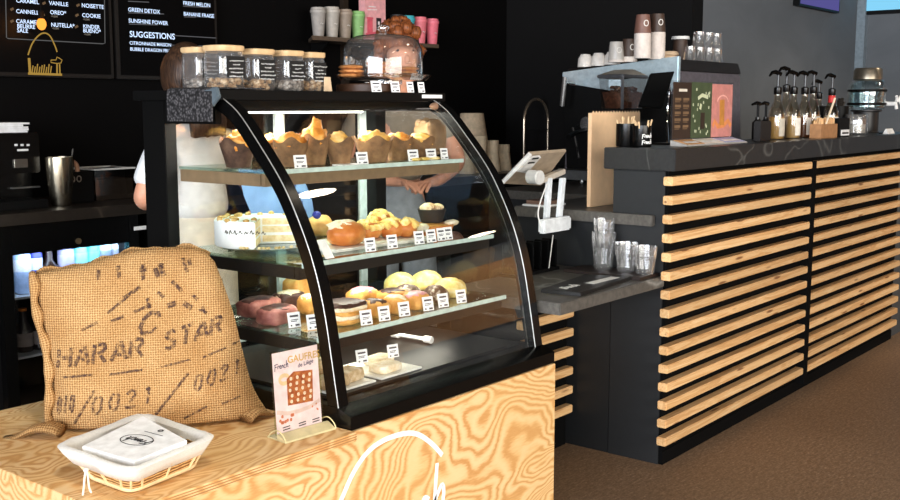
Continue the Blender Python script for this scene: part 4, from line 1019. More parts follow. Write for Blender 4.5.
def person(loc, fwd, H, arms, label, skin, bend=0):
    """fwd = facing yaw; arms = two lists of (shoulder->) elbow, wrist, knuckle in local (right, forward, up)"""
    t = thing('person', loc, label, 'person')
    f = Vector((math.cos(fwd), math.sin(fwd), 0)); r = Vector((f.y, -f.x, 0)); L0 = Vector(loc)
    W = lambda a, b, c: L0 + r * a + f * b + Vector((0, 0, c))
    k = H / 1.7
    def v(a, b, c, rad): p = W(a * k, b * k, c * k); return (p.x, p.y, p.z, rad * k)
    b = bend
    ch = [[v(0, 0, .92, .105), v(0, .0, 1.05, .10), v(0, .01 + b * .3, 1.20, .105), v(0, .0 + b * .6, 1.36, .085), v(0, .01 + b * .8, 1.43, .05), v(0, .03 + b, 1.49, .052), v(0, .045 + b * 1.1, 1.56, .075), v(0, .04 + b * 1.15, 1.63, .078)]]
    n = 8
    for s in (-1, 1):
        ch.append([0, v(s * .09, 0, .86, .085), v(s * .095, .015, .5, .058), v(s * .10, -.01, .10, .04), v(s * .105, .06, .035, .035), v(s * .11, .14, .025, .025)]); n += 5
    for s, arm in zip((-1, 1), arms):
        sh = v(s * .17, b * .6, 1.345, .05); e, wv, kn = arm
        pts = [3, sh, v(*e, .038), v(*wv, .026), v(*kn, .030)]; ch.append(pts); n += 4; pi = n - 1
        d = Vector(kn) - Vector(wv); d.normalize(); side = Vector((0, 0, 1)).cross(d); side = side.normalized() if side.length > .1 else Vector((1, 0, 0))
        for q, (o_, ln) in enumerate(((-.030, .062), (-.011, .072), (.009, .068), (.028, .054), (-.045, .04))):
            base = Vector(kn) + side * o_ * .8 + d * .022; tipd = (d + side * (o_ * 6 if q < 4 else -14 * .05) + Vector((0, 0, -.35))).normalized()
            ch.append([pi, v(*base, .0095), v(*(base + tipd * ln * .55), .0085), v(*(base + tipd * ln + Vector((0, 0, -.012))), .007)]); n += 3
    skin_mesh('body', ch, skin, t); return t, W, k, v
CREAM = plain((228, 222, 206), .85, 0, .1, .05, 25); TEE = plain((236, 238, 238), .85, 0, .1, .04, 25)
# barista seen from behind
P1 = (2.37, 3.06, 0); fw1 = PI / 2 + .1
arms1 = (((-.285, .0, 1.12), (-.09, .17, 1.08), (.01, .20, 1.08)), ((.285, -.02, 1.13), (.225, -.10, 1.085), (.205, -.135, 1.06)))
t1, W, k, v = person(P1, fw1, 1.50, arms1, 'person with long brown hair in white tee and cream trousers, back turned', SKIN)
tee = [[v(0, 0, 1.00, .140), v(0, 0, 1.12, .130), v(0, .005, 1.22, .122), v(0, 0, 1.36, .10), v(0, 0, 1.425, .062)]]
for s, a in zip((-1, 1), arms1): tee.append([3, v(s * .165, 0, 1.35, .066), v(s * .21, 0, 1.27, .060), v(*[x + (y - x) * .82 for x, y in zip((s * .17, 0, 1.345), a[0])], .062)])
skin_mesh('tee_shirt', tee, TEE, t1)
tr_ = [[v(0, 0, 1.07, .130), v(0, 0, 1.0, .138), v(0, -.01, .90, .155)]]
for s in (-1, 1): tr_.append([2, v(s * .075, 0, .78, .122), v(s * .09, .012, .5, .100), v(s * .10, -.005, .12, .085)])
skin_mesh('trousers', tr_, CREAM, t1)
for s in (-1, 1): MB().blob(W(s * .10 * k, .07 * k, .042), (.045, .12, .04), 3, .05, 2, 16, 10, rot=fw1 - PI / 2).build('shoe', plain((40, 38, 40), .5), t1)
hm = MB(); c = W(-.012, .02, 1.60 * k)
hm.blob(c, (.086, .10, .112), 2, .06, 3, 22, 16)
rows = [(1.66, .074, .05), (1.57, .086, .066), (1.49, .090, .062), (1.42, .090, .05), (1.365, .086, .042)]
rg = []
for z_, w_, d_ in rows: rg.append([W((w_ * math.cos(a) - .03) * k, (-.075 - (.03 if z_ < 1.45 else 0)) * k + d_ * math.sin(a) * k, (z_ + (.012 * math.sin(a * 7) if z_ < 1.40 else 0)) * k) for a in [2 * PI * i / 24 for i in range(24)]])
rg = [r_ for r_ in rg]
l_ = loft(rg); hm.add(l_.v, l_.f); hm.build('hair', hairmat((26, 16, 12), (84, 58, 40)), t1, smooth=180)
# second barista behind the dome
P2 = (3.34, 2.96, 0); fw2 = -PI / 2 - .60
arms2 = (((-.265, .05, 1.12), (-.11, .24, 1.055), (-.055, .29, 1.05)), ((.265, .05, 1.12), (.11, .24, 1.06), (.055, .29, 1.055)))
t2, W, k, v = person(P2, fw2, 1.62, arms2, 'person with curly auburn hair, hands together, behind the glass dome', SKIN, bend=.03)
tee = [[v(0, 0, 1.02, .118), v(0, 0, 1.12, .115), v(0, .015, 1.22, .122), v(0, .018, 1.36, .10), v(0, .02, 1.415, .06)]]
for s, a in zip((-1, 1), arms2): tee.append([3, v(s * .165, .018, 1.345, .062), v(s * .21, .025, 1.27, .055), v(*[x + (y - x) * .6 for x, y in zip((s * .17, .018, 1.345), a[0])], .056)])
skin_mesh('tee_shirt', tee, plain((150, 138, 122), .85, 0, .1, .05, 25), t2)
tr_ = [[v(0, 0, 1.06, .116), v(0, 0, 1.0, .118), v(0, -.01, .90, .128)]]
for s in (-1, 1): tr_.append([2, v(s * .085, 0, .82, .100), v(s * .095, .012, .5, .082), v(s * .10, -.005, .12, .074)])
skin_mesh('trousers', tr_, plain((150, 156, 160), .85, 0, .1, .07, 30), t2)
for s in (-1, 1): MB().blob(W(s * .10 * k, .07 * k, .042), (.045, .12, .04), 3, .05, 2, 16, 10, rot=fw2 + PI / 2).build('shoe', plain((60, 58, 60), .5), t2)
AUB = hairmat((70, 32, 16), (168, 96, 50)); hm = MB(); R = random.Random(12)
hc = W(0, .02, 1.625 * k)
for q in range(46):
    a = R.uniform(0, 2 * PI); e = R.uniform(-.15, 1.0); d = Vector((math.cos(a) * math.cos(e * 1.4), math.sin(a) * math.cos(e * 1.4), math.sin(e * 1.4)))
    fr = d.dot(Vector((math.cos(fw2), math.sin(fw2), 0)))
    if fr > .5 and d.z < .1: continue
    hm.blob(hc + Vector((d.x * .082, d.y * .084, d.z * .098)), (.026, .026, .025), q, .4, 4, 10, 8)
hm.blob(hc + Vector((.012, .016, .02)), (.084, .082, .095), 3, .1, 3, 18, 12)
for s in (-1, 1):
    for q in range(1): hm.blob(W(s * (.082 + .012 * math.sin(q)), .0, (1.58 - q * .045) * k), (.022, .026, .030), q + 9, .3, 3, 10, 8)
hm.build('hair', AUB, t2, smooth=180)
fc = MB(); f2 = Vector((math.cos(fw2), math.sin(fw2), 0))
for s in (-1, 1): fc.blob(W(s * .031 * k, .118, 1.60 * k), (.011, .007, .006), 1, .02, 2, 10, 8)
fc.build('eyes', plain((40, 30, 26), .3), t2)
MB().blob(W(0, .128, 1.565 * k), (.012, .018, .020), 2, .05, 2, 12, 10).build('nose', SKIN, t2)
MB().blob(W(0, .112, 1.527 * k), (.022, .010, .006), 2, .05, 2, 12, 8).build('mouth', plain((180, 92, 84), .5), t2)

# ------------------------------------------------------------------ menu screens on the back wall
YB = 4.4
MTXT = glow((205, 225, 255), 1.5); SCR = plain((3, 3, 4), .45, 0, .1)
def board(x0, x1, z0, z1, label):
    b = thing('menu_screen', ((x0 + x1) / 2, YB - .03, z0), label, 'menu screen', 'menu screens on the black wall')
    MB().box((x0, YB - .045, z0), (x1, YB - .001, z1)).build('frame', plain((34, 32, 31), .35, .4), b, bev=.004)
    MB().box((x0 + .018, YB - .0465, z0 + .018), (x1 - .018, YB - .0452, z1 - .018)).build('screen', SCR, b)
    return b
pa, pb, pc = spot(-60, 74.5, y=YB - .045), spot(115.5, 79.3, y=YB - .045), spot(219, 83, y=YB - .045)
zb = spot(60, 77.5, y=YB - .045).z
b1 = board(pa.x, pb.x - .004, zb, zb + .95, 'wide menu screen with bordered topping list and warm line logo')
b2 = board(pb.x + .012, pc.x, zb, zb + .95, 'menu screen headed suggestions in large capitals')
def wr_(mb, px, py, st, hp):                      # lower-left corner of the line and its cap height
    p = spot(px, py, y=YB - .047); q = spot(px, py - hp, y=YB - .047); s = (q.z - p.z) / .70
    mb.text(st, s, lambda u, v, t: (p.x + u * 1.0, YB - .0470 - t, p.z + v))
m = MB()
for a in ((16, 13, 'CANNELLE', 4), (16, 23, 'CARAMEL', 4), (17, 27.8, 'BEURRE', 4), (17, 32.2, 'SAL\u00c9', 4), (16, 2.3, 'CARAMEL', 4), (49, 4.8, 'VANILLE', 4), (50, 14, 'OREO*', 4), (51, 26.5, 'NUTELLA*', 4), (81.5, 7.2, 'NOISETTE', 4), (82, 17, 'COOKIE', 4), (83, 28, 'KINDER', 3.8), (83, 32.3, 'BUENO*', 3.8)): m = MB(); wr_(m, *a); m.build('menu_line', MTXT, b1)
m = MB()
for a in ((51, 17, '+0,50\u20ac', 1.8), (52, 29, '+0,50\u20ac', 1.8), (83, 20, '+0,50\u20ac', 1.8), (84, 35, '+0,50\u20ac', 1.8)): m = MB(); wr_(m, *a); m.build('price_line', glow((190, 180, 165), .5), b1)
m = MB(); yb_ = YB - .047
def bl(*pts): return [(spot(a, b, y=yb_).x, spot(a, b, y=yb_).z) for a, b in pts]
FNB = lambda u, v, t: (u, yb_ - t, v)
m.ribbon(bl((5, -30), (6.5, 37.5), (8, 38.5), (103, 43.8), (105, 43), (104, -30)), .004, FNB, .0006); m.build('border', glow((150, 150, 150), .35), b1)
m = MB(); c_ = bl((43, 47)); 
m.ribbon([(p.x, p.y) for p in smooth_path([Vector((*q, 0)) for q in bl((28, 55), (32, 44), (38, 36), (44, 33), (50, 36), (55, 46), (57, 52))], 5)], .006, FNB, .0006)
m.ribbon(bl((29, 58), (30, 72), (31, 74)), .012, FNB, .0006); m.ribbon(bl((28, 73.5), (62, 74.7)), .010, FNB, .0006)
for k in range(9): m.ribbon(bl((32 + k * 2.3, 73), (33 + k * 2.3, 65.5 + 1.6 * math.sin(k * 2.4))), .005, FNB, .0006)
m.ribbon(bl((51, 60), (56, 60), (57, 57), (59, 58), (62, 60), (61, 63), (57, 63.5), (51, 62.5), (51, 60)), .004, FNB, .0006); m.ribbon(bl((57, 64), (57, 74)), .007, FNB, .0006); m.ribbon(bl((59.5, 64), (60, 74)), .006, FNB, .0006)
m.build('line_logo', glow((220, 176, 84), .55), b1)
m = MB()
for px, py in ((12, 9), (12, 21), (44, 3), (43, 15), (78, 5), (77, 15), (76.5, 26.5)): m = MB(); m.ribbon(bl((px - 1.5, py + 1), (px + 1.5, py - .6)), .010, FNB, .0006); m.build('topping_picture', glow((150, 120, 90), .5), b1)
m = MB()
for a in ((128, 11.3, 'GREEN DETOX', 4), (128.5, 22.4, 'SUNSHINE POWER', 4), (183, 4.8, 'FRESH MELON', 3.8), (183.5, 15.5, 'BANANE FRAISE', 3.8), (129.5, 36.8, 'SUGGESTIONS', 6), (129.5, 44.5, 'CITRONNADE MAISON', 3.4), (130, 50.6, 'BUBBLE DRAGON FRUIT', 3.4)): m = MB(); wr_(m, *a); m.build('menu_line', MTXT, b2)
m = MB(); 
for q in (((174, 35.5), (216, 38)), ((168, 45.0), (204, 46)), ((128, 12.8), (164, 14)), ((129, 24), (158, 25)), ((183, 6.2), (209, 7.6)), ((184, 16.8), (196, 17.3)), ((128, 1.2), (149, 2.2))): m = MB(); m.ribbon(bl(*q), .004, FNB, .0006); m.build('rule', glow((150, 150, 155), .35), b2)

bp = spot(41.5, 24, y=4.27)
pb1 = thing('added_bulb', bp, 'small orange bulb added in place of a warm glow reflected on the menu screen', 'lamp')  # added bulb standing in for a warm glow reflected on the screen
MB().cyl((bp.x, bp.y, bp.z + .05), (bp.x, bp.y, 3.1), .003, 6).build('added_cord', BLACKM, pb1); MB().cyl((bp.x, bp.y, bp.z + .022), (bp.x, bp.y, bp.z + .055), .012, 12).build('added_socket', BLACKM, pb1)
MB().blob((bp.x, bp.y, bp.z), (.020, .020, .026), 1, 0, 1, 16, 12).build('added_bulb_globe', glow((255, 158, 62), 1.7), pb1)
l_ = bpy.data.lights.new('added_bulb_light', 'POINT'); l_.energy = .7; l_.color = lin((255, 160, 60))[:3]; l_.shadow_soft_size = .03  # added lamp that spreads the orange glow around the bulb
o_ = bpy.data.objects.new('added_bulb_light', l_); COL.objects.link(o_); o_.location = bp + Vector((0, -.045, 0))

# ------------------------------------------------------------------ travel cup shelf
pL, pR = spot(312, 37, y=4.17), spot(439, 43, y=4.17); zs = (pL.z + pR.z) / 2
sh = thing('wall_shelf', ((pL.x + pR.x) / 2, 4.28, zs), 'narrow brown wall shelf carrying travel cups', 'shelf')
MB().prism([(pL.x, 4.17), (pR.x, 4.17), (pR.x, 4.395), (pL.x + .19, 4.395)], 'z', zs - .022, zs).build('board', plain((96, 80, 66), .5), sh, bev=.002)
for x in (pL.x + .2, pR.x - .2): MB().prism([(4.39, zs - .022), (4.25, zs - .022), (4.39, zs - .14)], 'x', x, x + .012).build('bracket', BLACK, sh)
cup0 = None
def tcup(px, col, label, s=1.0, y=4.25):
    p = spot(px, 36, y=y); t = thing('travel_cup', (p.x, y, zs), label, 'cup', 'travel cups on the wall shelf')
    c = plain(col, .6); z = zs
    MB().lathe([(.028 * s, .0006), (.031 * s, .02 * s), (.040 * s, .125 * s), (.041 * s, .130 * s)], 24, (p.x, y, z)).build('body', c, t)
    MB().lathe([(.044 * s, .130 * s), (.044 * s, .142 * s), (.040 * s, .146 * s), (.038 * s, .158 * s), (.030 * s, .160 * s)], 24, (p.x, y, z)).build('lid', plain(tuple(min(255, int(q * 1.08)) for q in col), .5), t)
    mk = MB(); fn = lambda u, v, tt: (p.x - .02 + u * .8 - .4 * .02, y - .0385 * s + v * .02 - tt, z + .07 * s + v)
    mk.ribbon([(.008, 0), (.018, .004), (.028, -.002), (.036, .003)], .003, fn, .0006); mk.build('logo', plain((240, 236, 230), .6), t)
GREYC = (170, 162, 152)
for px, c, lab, s in ((318.5, (160, 153, 146), 'grey travel cup standing first on the wall shelf', 1.0), (332, (176, 168, 158), 'pale grey travel cup, biggest of the grey ones', 1.06), (345, (150, 134, 118), 'taupe travel cup between pale grey and green ones', 1.02), (357.8, (136, 182, 112), 'green travel cup beside the pink poster box', 1.0), (397, (44, 44, 46), 'black travel cup next to the pink poster box', 1.02), (408, (62, 166, 176), 'teal travel cup behind the auburn hair', 1.02), (420, (232, 120, 130), 'pink travel cup next to the teal one', 1.02), (432, (238, 118, 134), 'pink travel cup at the shelf end', 1.0)):
    tcup(px, c, lab, s)
p0, p1 = spot(365.5, 34, y=4.22), spot(386, 34, y=4.22)
bx = thing('display_box', ((p0.x + p1.x) / 2, 4.24, zs), 'tall pink advertising box picturing two cups on the wall shelf', 'box')
MB().box((p0.x, 4.222, zs), (p1.x, 4.27, zs + .30)).build('box', plain((238, 170, 172), .6), bx)
m = MB(); fn = lambda u, v, t: (p0.x + u, 4.2218 - t, zs + v)
wbx = p1.x - p0.x
m.ribbon([(.04, .03), (.04, .12)], .045, fn, .0005); m.ribbon([(.012, .125), (.068, .125)], .010, fn, .0005); m.ribbon([(.005, .025), (wbx - .02, .045)], .03, fn, .0004)
m.build('pink_cup_print', plain((226, 96, 112), .6), bx)
m = MB(); m.ribbon([(wbx * .66, .05), (wbx * .66, .13)], .042, fn, .0006); m.build('black_cup_print', plain((40, 36, 38), .6), bx)
m = MB(); m.ribbon([(wbx * .62, .10), (wbx * .70, .10)], .02, fn, .0009); m.ribbon([(.02, .17), (.10, .175)], .004, fn, .0006); m.ribbon([(.03, .19), (.09, .19)], .005, fn, .0006); m.build('lettering', plain((250, 235, 235), .6), bx)

# ------------------------------------------------------------------ rear counter, drinks fridge and machines
BZ = .9
rc = thing('rear_counter', (3.5, 4.1, 0), 'long black rear counter with dark stone top under the menu screens', 'counter')
MB().box((1.0, 3.78, BZ - .045), (6.09, 4.395, BZ)).build('worktop', stone('brown_stone', (40, 34, 28), (70, 60, 50), .35), rc, bev=.003)
MB().box((2.75, 3.83, 0), (6.09, 4.39, BZ - .046)).build('body', BLACKM, rc)
fx0, fx1 = spot(4, 300, y=3.83).x, spot(143, 300, y=3.83).x
fg = thing('drinks_fridge', ((fx0 + fx1) / 2, 4.1, 0), 'black glass door drinks fridge with lit cans under the rear counter', 'fridge')
m = MB(); m.box((fx0, 3.88, .02), (fx0 + .03, 4.39, .85)).box((fx1 - .03, 3.88, .02), (fx1, 4.39, .85)).box((fx0 + .03, 4.36, .02), (fx1 - .03, 4.39, .85)).box((fx0 + .03, 3.88, .02), (fx1 - .03, 4.36, .06)).box((fx0 + .03, 3.88, .80), (fx1 - .03, 4.36, .85)); m.build('cabinet', BLACK, fg)
m = MB(); zt = spot(70, 249, y=3.84).z
m.box((fx0, 3.84, .02), (fx0 + .05, 3.878, .85)).box((fx1 - .05, 3.84, .02), (fx1, 3.878, .85)).box((fx0 + .05, 3.84, zt), (fx1 - .05, 3.878, .85)).box((fx0 + .05, 3.84, .02), (fx1 - .05, 3.878, .10))
d = m.build('door', BLACKG, fg, bev=.002); MB().box((fx0 + .05, 3.855, .10), (fx1 - .05, 3.86, zt)).build('pane', glass(245, .04, .3, 4), d)
q = spot(78, 241, y=3.84); MB().lathe([(.011, 0), (.012, .004), (.006, .006)], 16).build('lock', plain((150, 130, 100), .3, .8), d) if False else MB().cyl((q.x, 3.8395, q.z), (q.x, 3.832, q.z), .012, 16).build('lock', plain((150, 130, 100), .3, .8), d)
q = spot(140, 228, y=3.829); MB().box((q.x - .03, 3.8275, q.z - .008), (q.x + .03, 3.8295, q.z + .008)).build('sticker', WHITE, rc, label='small white sticker')
MB().box((fx0 + .06, 3.90, zt + .005), (fx1 - .06, 3.93, zt + .02)).build('light_strip', glow((210, 230, 255), 3), fg)
area('fridge_light', ((fx0 + fx1) / 2, 3.915, zt - .01), (.45, 0, 0), .55, .05, 1.3, (205, 228, 255))
sz = spot(30, 287, y=3.95).z - .0; S1 = zt - .178
for z in (S1, S1 - .24): MB().box((fx0 + .03, 3.90, z - .008), (fx1 - .03, 4.35, z)).build('rack', plain((190, 196, 200), .3, .6), fg)
def can(px, y, r, h, col, band, label, z, bottle=False):
    p = spot(px, 262, y=y); c = thing('drink_can' if not bottle else 'drink_bottle', (p.x, y, z), label, 'can' if not bottle else 'bottle', 'drinks in the fridge')
    if bottle:
        MB().lathe([(r * .9, .0005), (r, .005), (r, h * .55), (r * .45, h * .74), (r * .4, h * .98)], 22, (p.x, y, z)).build('glass', plain(col, .2), c)
        MB().lathe([(r * 1.015, h * .14), (r * 1.015, h * .46)], 22, (p.x, y, z), caps=False).build('label', plain(band, .4), c); MB().lathe([(r * .46, h * .981), (r * .46, h * 1.04)], 16, (p.x, y, z)).build('cap', plain((200, 120, 50), .3, .6), c)
    else:
        MB().lathe([(r * .82, .0005), (r, .010), (r, h - .012), (r * .82, h - .001), (r * .74, h - .004)], 22, (p.x, y, z)).build('body', plain(col, .35, .1), c)
        MB().lathe([(r * 1.008, h * .55), (r * 1.008, h * .84)], 22, (p.x, y, z), caps=False).build('label', plain(band, .4), c); MB().lathe([(r * .5, h - .0045), (r * .2, h - .0025)], 14, (p.x, y, z)).build('tab', STEEL, c)
for px, r, h, col, band, lab, bt_ in ((22, .034, .165, (170, 196, 236), (230, 236, 250), 'pale blue and white can standing first in the fridge', 0), (35.5, .027, .165, (48, 58, 150), (210, 220, 246), 'royal blue can with white band next to the dark bottle', 0), (49, .036, .165, (40, 24, 18), (224, 150, 70), 'dark brown bottle with copper label and cap', 1), (66, .034, .165, (150, 150, 196), (176, 176, 214), 'lilac can beside the dark bottle', 0), (80, .031, .165, (110, 206, 222), (150, 226, 236), 'cyan can next to the lilac one', 0), (92.5, .029, .165, (88, 200, 206), (120, 226, 226), 'turquoise can, brightest in the row', 0), (104.5, .033, .165, (176, 214, 238), (130, 150, 176), 'pale blue can with grey print', 0), (116, .031, .165, (206, 222, 234), (150, 160, 180), 'white can with grey lettering band', 0), (128.5, .03, .165, (226, 228, 234), (196, 206, 226), 'white can last by the fridge door edge', 0)):
    can(px, 3.98, r, h, col, band, lab, S1, bt_)
for px, lab in ((20, 'dark bottle on the lower fridge rack, half hidden by the sack'), (36, 'dark bottle with pale label on the lower fridge rack')):
    can(px, 3.99, .034, .17, (30, 26, 28), (120, 112, 110), lab, S1 - .24, True)
# coffee grinder with paper stack
g0, g1 = spot(-14, 203, y=3.98).x, spot(43, 203, y=3.98).x; gz = spot(20, 133, y=3.98).z
gm = thing('coffee_grinder', ((g0 + g1) / 2, 4.05, BZ), 'black boxy filter coffee grinder on the rear counter under white papers', 'grinder')
MB().box((g0, 4.05, BZ + .001), (g1, 4.25, gz)).box((g0, 3.98, gz - .16), (g1, 4.05, gz)).build('body', BLACKG, gm, bev=.006)
MB().box((g0 - .01, 3.90, BZ + .001), (g1 - .02, 4.05, BZ + .035)).build('drip_tray', BLACK, gm, bev=.004)
m = MB()
for px in (16, 22, 28): q = spot(px, 145, y=3.979); m.box((q.x - .006, 3.977, q.z - .004), (q.x + .006, 3.9795, q.z + .004))
q = spot(23, 150, y=3.979); m.box((q.x - .024, 3.977, q.z - .004), (q.x + .022, 3.9795, q.z + .004)); m.build('markings', plain((226, 226, 222), .5), gm)
q = spot(20, 163, y=3.979); MB().box((q.x - .028, 3.972, q.z - .018), (q.x + .03, 3.9795, q.z + .016)).build('button', STEEL, gm, bev=.002)
q = spot(24, 188, y=4.05); MB().box((q.x - .06, 4.03, q.z), (q.x + .06, 4.0495, q.z + .006)).build('trim', plain((130, 130, 128), .3, .8), gm)
ps = thing('paper_stack', ((g0 + g1) / 2, 4.08, gz), 'loose stack of white papers on the coffee grinder', 'papers'); R = random.Random(5)
for k in range(5): MB().cbox(((g0 + g1) / 2 - .04 + R.uniform(-.015, .015), 4.08, gz + .005 + k * .008), (.24, .15, .0075), R.uniform(-.12, .12)).build('sheet', PAPER, ps)
q0 = spot(54.5, 205, y=3.95); hh = spot(54.5, 157, y=3.95).z - BZ
tm_ = thing('steel_shaker', (q0.x + .025, 3.94, BZ), 'brushed steel shaker with narrowed base beside the coffee grinder', 'shaker')
MB().lathe([(.036, .0006), (.040, .01), (.052, hh * .55), (.056, hh * .9), (.055, hh), (.051, hh), (.050, hh * .6), (.036, .02)], 32, (q0.x + .025, 3.94, BZ)).build('body', plain((176, 166, 146), .25, 1), tm_)
hd = smooth_path([(q0.x + .07, 3.95, BZ + hh * .8), (q0.x + .085, 3.95, BZ + hh * .95), (q0.x + .095, 3.95, BZ + hh * 1.15)], 4); MB().tube(hd, .005, 6).build('handle', BLACKG, tm_)
c0_, c1_ = spot(68, 200, y=4.0), spot(95, 200, y=4.0); cz = spot(80, 172, y=4.0).z
cn = thing('black_canister', ((c0_.x + c1_.x) / 2, 4.04, BZ), 'black square canister with oval emblem and copper knob', 'canister')
MB().box((c0_.x, 4.0, BZ + .001), (c1_.x, 4.10, cz)).build('body', BLACK, cn, bev=.004)
q = spot(72, 166, y=4.03); m = MB().tube(smooth_path([(q.x - .025, 4.03, cz), (q.x - .02, 4.03, cz + .03), (q.x, 4.03, cz + .042), (q.x + .02, 4.03, cz + .03), (q.x + .025, 4.03, cz)], 4), .010, 8); m.build('knob', plain((200, 150, 120), .35, .2), cn)
q = spot(76, 179, y=3.9995); m = MB()
for dx_ in (-.016, .014): m.ribbon(circle2(q.x + dx_, q.z, .010, .012, 12), .005, lambda u, v, t: (u, 3.9995 - t, v), .001)
m.build('emblem', plain((170, 166, 156), .3, .8), cn)
s0, s1 = spot(96, 198, y=4.02), spot(136, 198, y=4.02); szz = spot(110, 169, y=4.02).z
bn_ = thing('clear_bin', ((s0.x + s1.x) / 2, 4.1, BZ), 'clear plastic bin with white rim and brown contents on the rear counter', 'bin')
m = MB(); m.box((s0.x, 4.02, BZ + .001), (s1.x, 4.024, szz)).box((s0.x, 4.024, BZ + .001), (s0.x + .004, 4.2, szz)).box((s1.x - .004, 4.024, BZ + .001), (s1.x, 4.2, szz)).box((s0.x, 4.2, BZ + .001), (s1.x, 4.204, szz)); m.build('bin', glass(225, .08, .4, 3), bn_)
MB().tube([(s0.x, 4.02, szz), (s1.x, 4.02, szz), (s1.x, 4.204, szz), (s0.x, 4.204, szz), (s0.x, 4.02, szz)], .0045, 6).build('rim', plain((214, 212, 206), .4), bn_)
MB().box((s0.x + .006, 4.03, BZ + .002), (s1.x - .006, 4.195, BZ + .09)).build('contents', plain((66, 52, 38), .7), bn_)
# sink tap
q = spot(523.5, 184, y=4.05); tz = spot(533, 99, y=4.05).z; x2 = spot(547.5, 160, y=4.05)
tp_ = thing('sink_tap', (q.x, 4.05, BZ), 'tall chrome spring neck tap on the rear counter', 'tap')
dx_ = x2.x - q.x; ra = dx_ / 2
pts = [Vector((q.x, 4.05, BZ)), Vector((q.x, 4.05, tz - ra))] + [Vector((q.x + ra - ra * math.cos(a), 4.05, tz - ra + ra * math.sin(a))) for a in [PI * k / 14 for k in range(1, 15)]] + [Vector((x2.x, 4.05, x2.z))]
MB().tube(pts, .011, 10).build('neck', plain((206, 188, 166), .2, .9), tp_, smooth=60)
MB().cyl((q.x, 4.05, BZ), (q.x, 4.05, BZ + .03), .028, 16).build('base', CHROME, tp_)
q3 = spot(530, 130, y=4.05); MB().cyl((q.x, 4.05, q3.z), (x2.x, 4.05, q3.z), .007, 8).build('bracket', CHROME, tp_); MB().cyl((x2.x, 4.05, x2.z + .06), (x2.x, 4.05, x2.z - .02), .016, 12).build('spray_head', CHROME, tp_)
# paper cup stacks seen past the case
PC = plain((226, 204, 170), .75)
def cupstack(px, yy, n, label, top=None, z=BZ, s=1.0, col=PC, gname='paper cup stacks on the rear counter', x=None):
    p = spot(px, 180, y=yy); X_ = p.x if x is None else x; t = thing('cup_stack', (X_, yy, z), label, 'paper cups', gname)
    m = MB().lathe([(.045 * s, .0006), (.045 * s, .008 * s), (.032 * s, .095 * s), (.026 * s, .096 * s)], 22, (X_, yy, z)); m.build('cup', col, t)
    for k in range(1, n):
        zz = z + .012 * s * k + .084 * s; MB().lathe([(.0335 * s, .0), (.0325 * s, .0115 * s), (.027 * s, .012 * s)], 22, (X_, yy, zz)).build('cup', col, t)
    return t
for px, yy, n_, lab in ((467, 3.95, 7, 'upside down beige paper cup stack, first by the case glass'), (480, 3.95, 8, 'upside down beige paper cup stack, second along the rear counter'), (492, 3.95, 6, 'upside down beige paper cup stack beside the tall black arch'), (503, 3.97, 4, 'lowest beige paper cup stack, next to the tablet')): cupstack(px, yy, n_, lab, s=1.25)
q = spot(472, 150, y=4.2); bk_ = thing('beige_bucket', (q.x, 4.2, BZ), 'large beige tapered paper bucket behind the cup stacks', 'bucket')
MB().lathe([(.13, .0006), (.13, .01), (.075, .36), (.07, .362)], 30, (q.x, 4.2, BZ)).build('bucket', plain((214, 190, 158), .8), bk_)

# ------------------------------------------------------------------ between case and bar
LZ = .700
mq = [spot(537, 290, z=LZ + .004), spot(580, 276.5, z=LZ + .004), spot(632, 278, z=LZ + .004), spot(577, 295, z=LZ + .004)]
mq = [(2.84, 1.905), (3.19, 1.955), (3.265, 1.80), (2.86, 1.765)]
cm = thing('counter_mat', (3.04, 1.86, LZ), 'flat black mat with a white printed word on the low counter', 'mat')
MB().prism(mq, 'z', LZ + .0003, LZ + .012).build('mat', plain((20, 19, 19), .5), cm, bev=.002)
a = spot(563, 288, z=LZ + .0125); b = spot(611, 277, z=LZ + .0125); dd = (b - a); wl = dd.length; dn = dd / wl; pn = Vector((-dn.y, dn.x, 0))
fm = lambda u, v, t: a + dn * u + pn * v + Vector((0, 0, t))
m = MB(); script_word(m, lambda u, v, t: fm(u, v - .012, t), .0155, .008, .0006); m.ribbon([(.13, -.018), (wl * 1.02, -.014)], .034, fm, .0006); m.build('printed_word', plain((232, 230, 226), .7), cm)
# tumblers on a dark tray
ty = thing('glass_tray', (3.31, 1.93, LZ), 'dark wooden tray carrying tumblers against the bar end', 'tray')
MB().box((3.25, 1.765, LZ + .0005), (3.392, 2.08, LZ + .012)).build('board', plain((34, 22, 18), .5), ty, bev=.002)
TZ = LZ + .0125
def tumbler(x, y, z, r, h, label, up=True):
    t = thing('drinking_glass', (x, y, z), label, 'glass', 'tumblers on the dark tray')
    def fl(a_, k): return 1 + (.03 * math.cos(a_ * 10) if 1 <= k <= 2 or 6 <= k <= 6 else 0)
    pr = [(r * .72, .0006), (r * .76, .006), (r * .86, h * .55), (r * .95, h * .62), (r, h), (r * .955, h), (r * .90, h * .62), (r * .70, h * .10), (.002, h * .09)]
    MB().lathe(pr, 40, (x, y, z), caps=False, rmod=fl).build('glass', TUMBLER, t, smooth=70)
    MB().lathe([(r * .70, .0008), (r * .74, .010), (r * .68, .012)], 30, (x, y, z)).build('thick_base', glass(232, .18, .8, 1.5), t)
for px, py, r, h, lab in ((603, 268, .0455, .135, 'tall tumbler at the back of the tray with another stacked in it'), (626, 268, .043, .105, 'tumbler in the middle of the tray'), (645, 271, .043, .098, 'shortest tumbler nearest the slatted bar')):
    q = spot(px, py, x=3.338); tumbler(q.x, q.y, TZ, r, h, lab)
    if px == 603: tumbler(q.x, q.y, TZ + .080, .040, .105, 'tumbler stacked inside the tall tumbler')
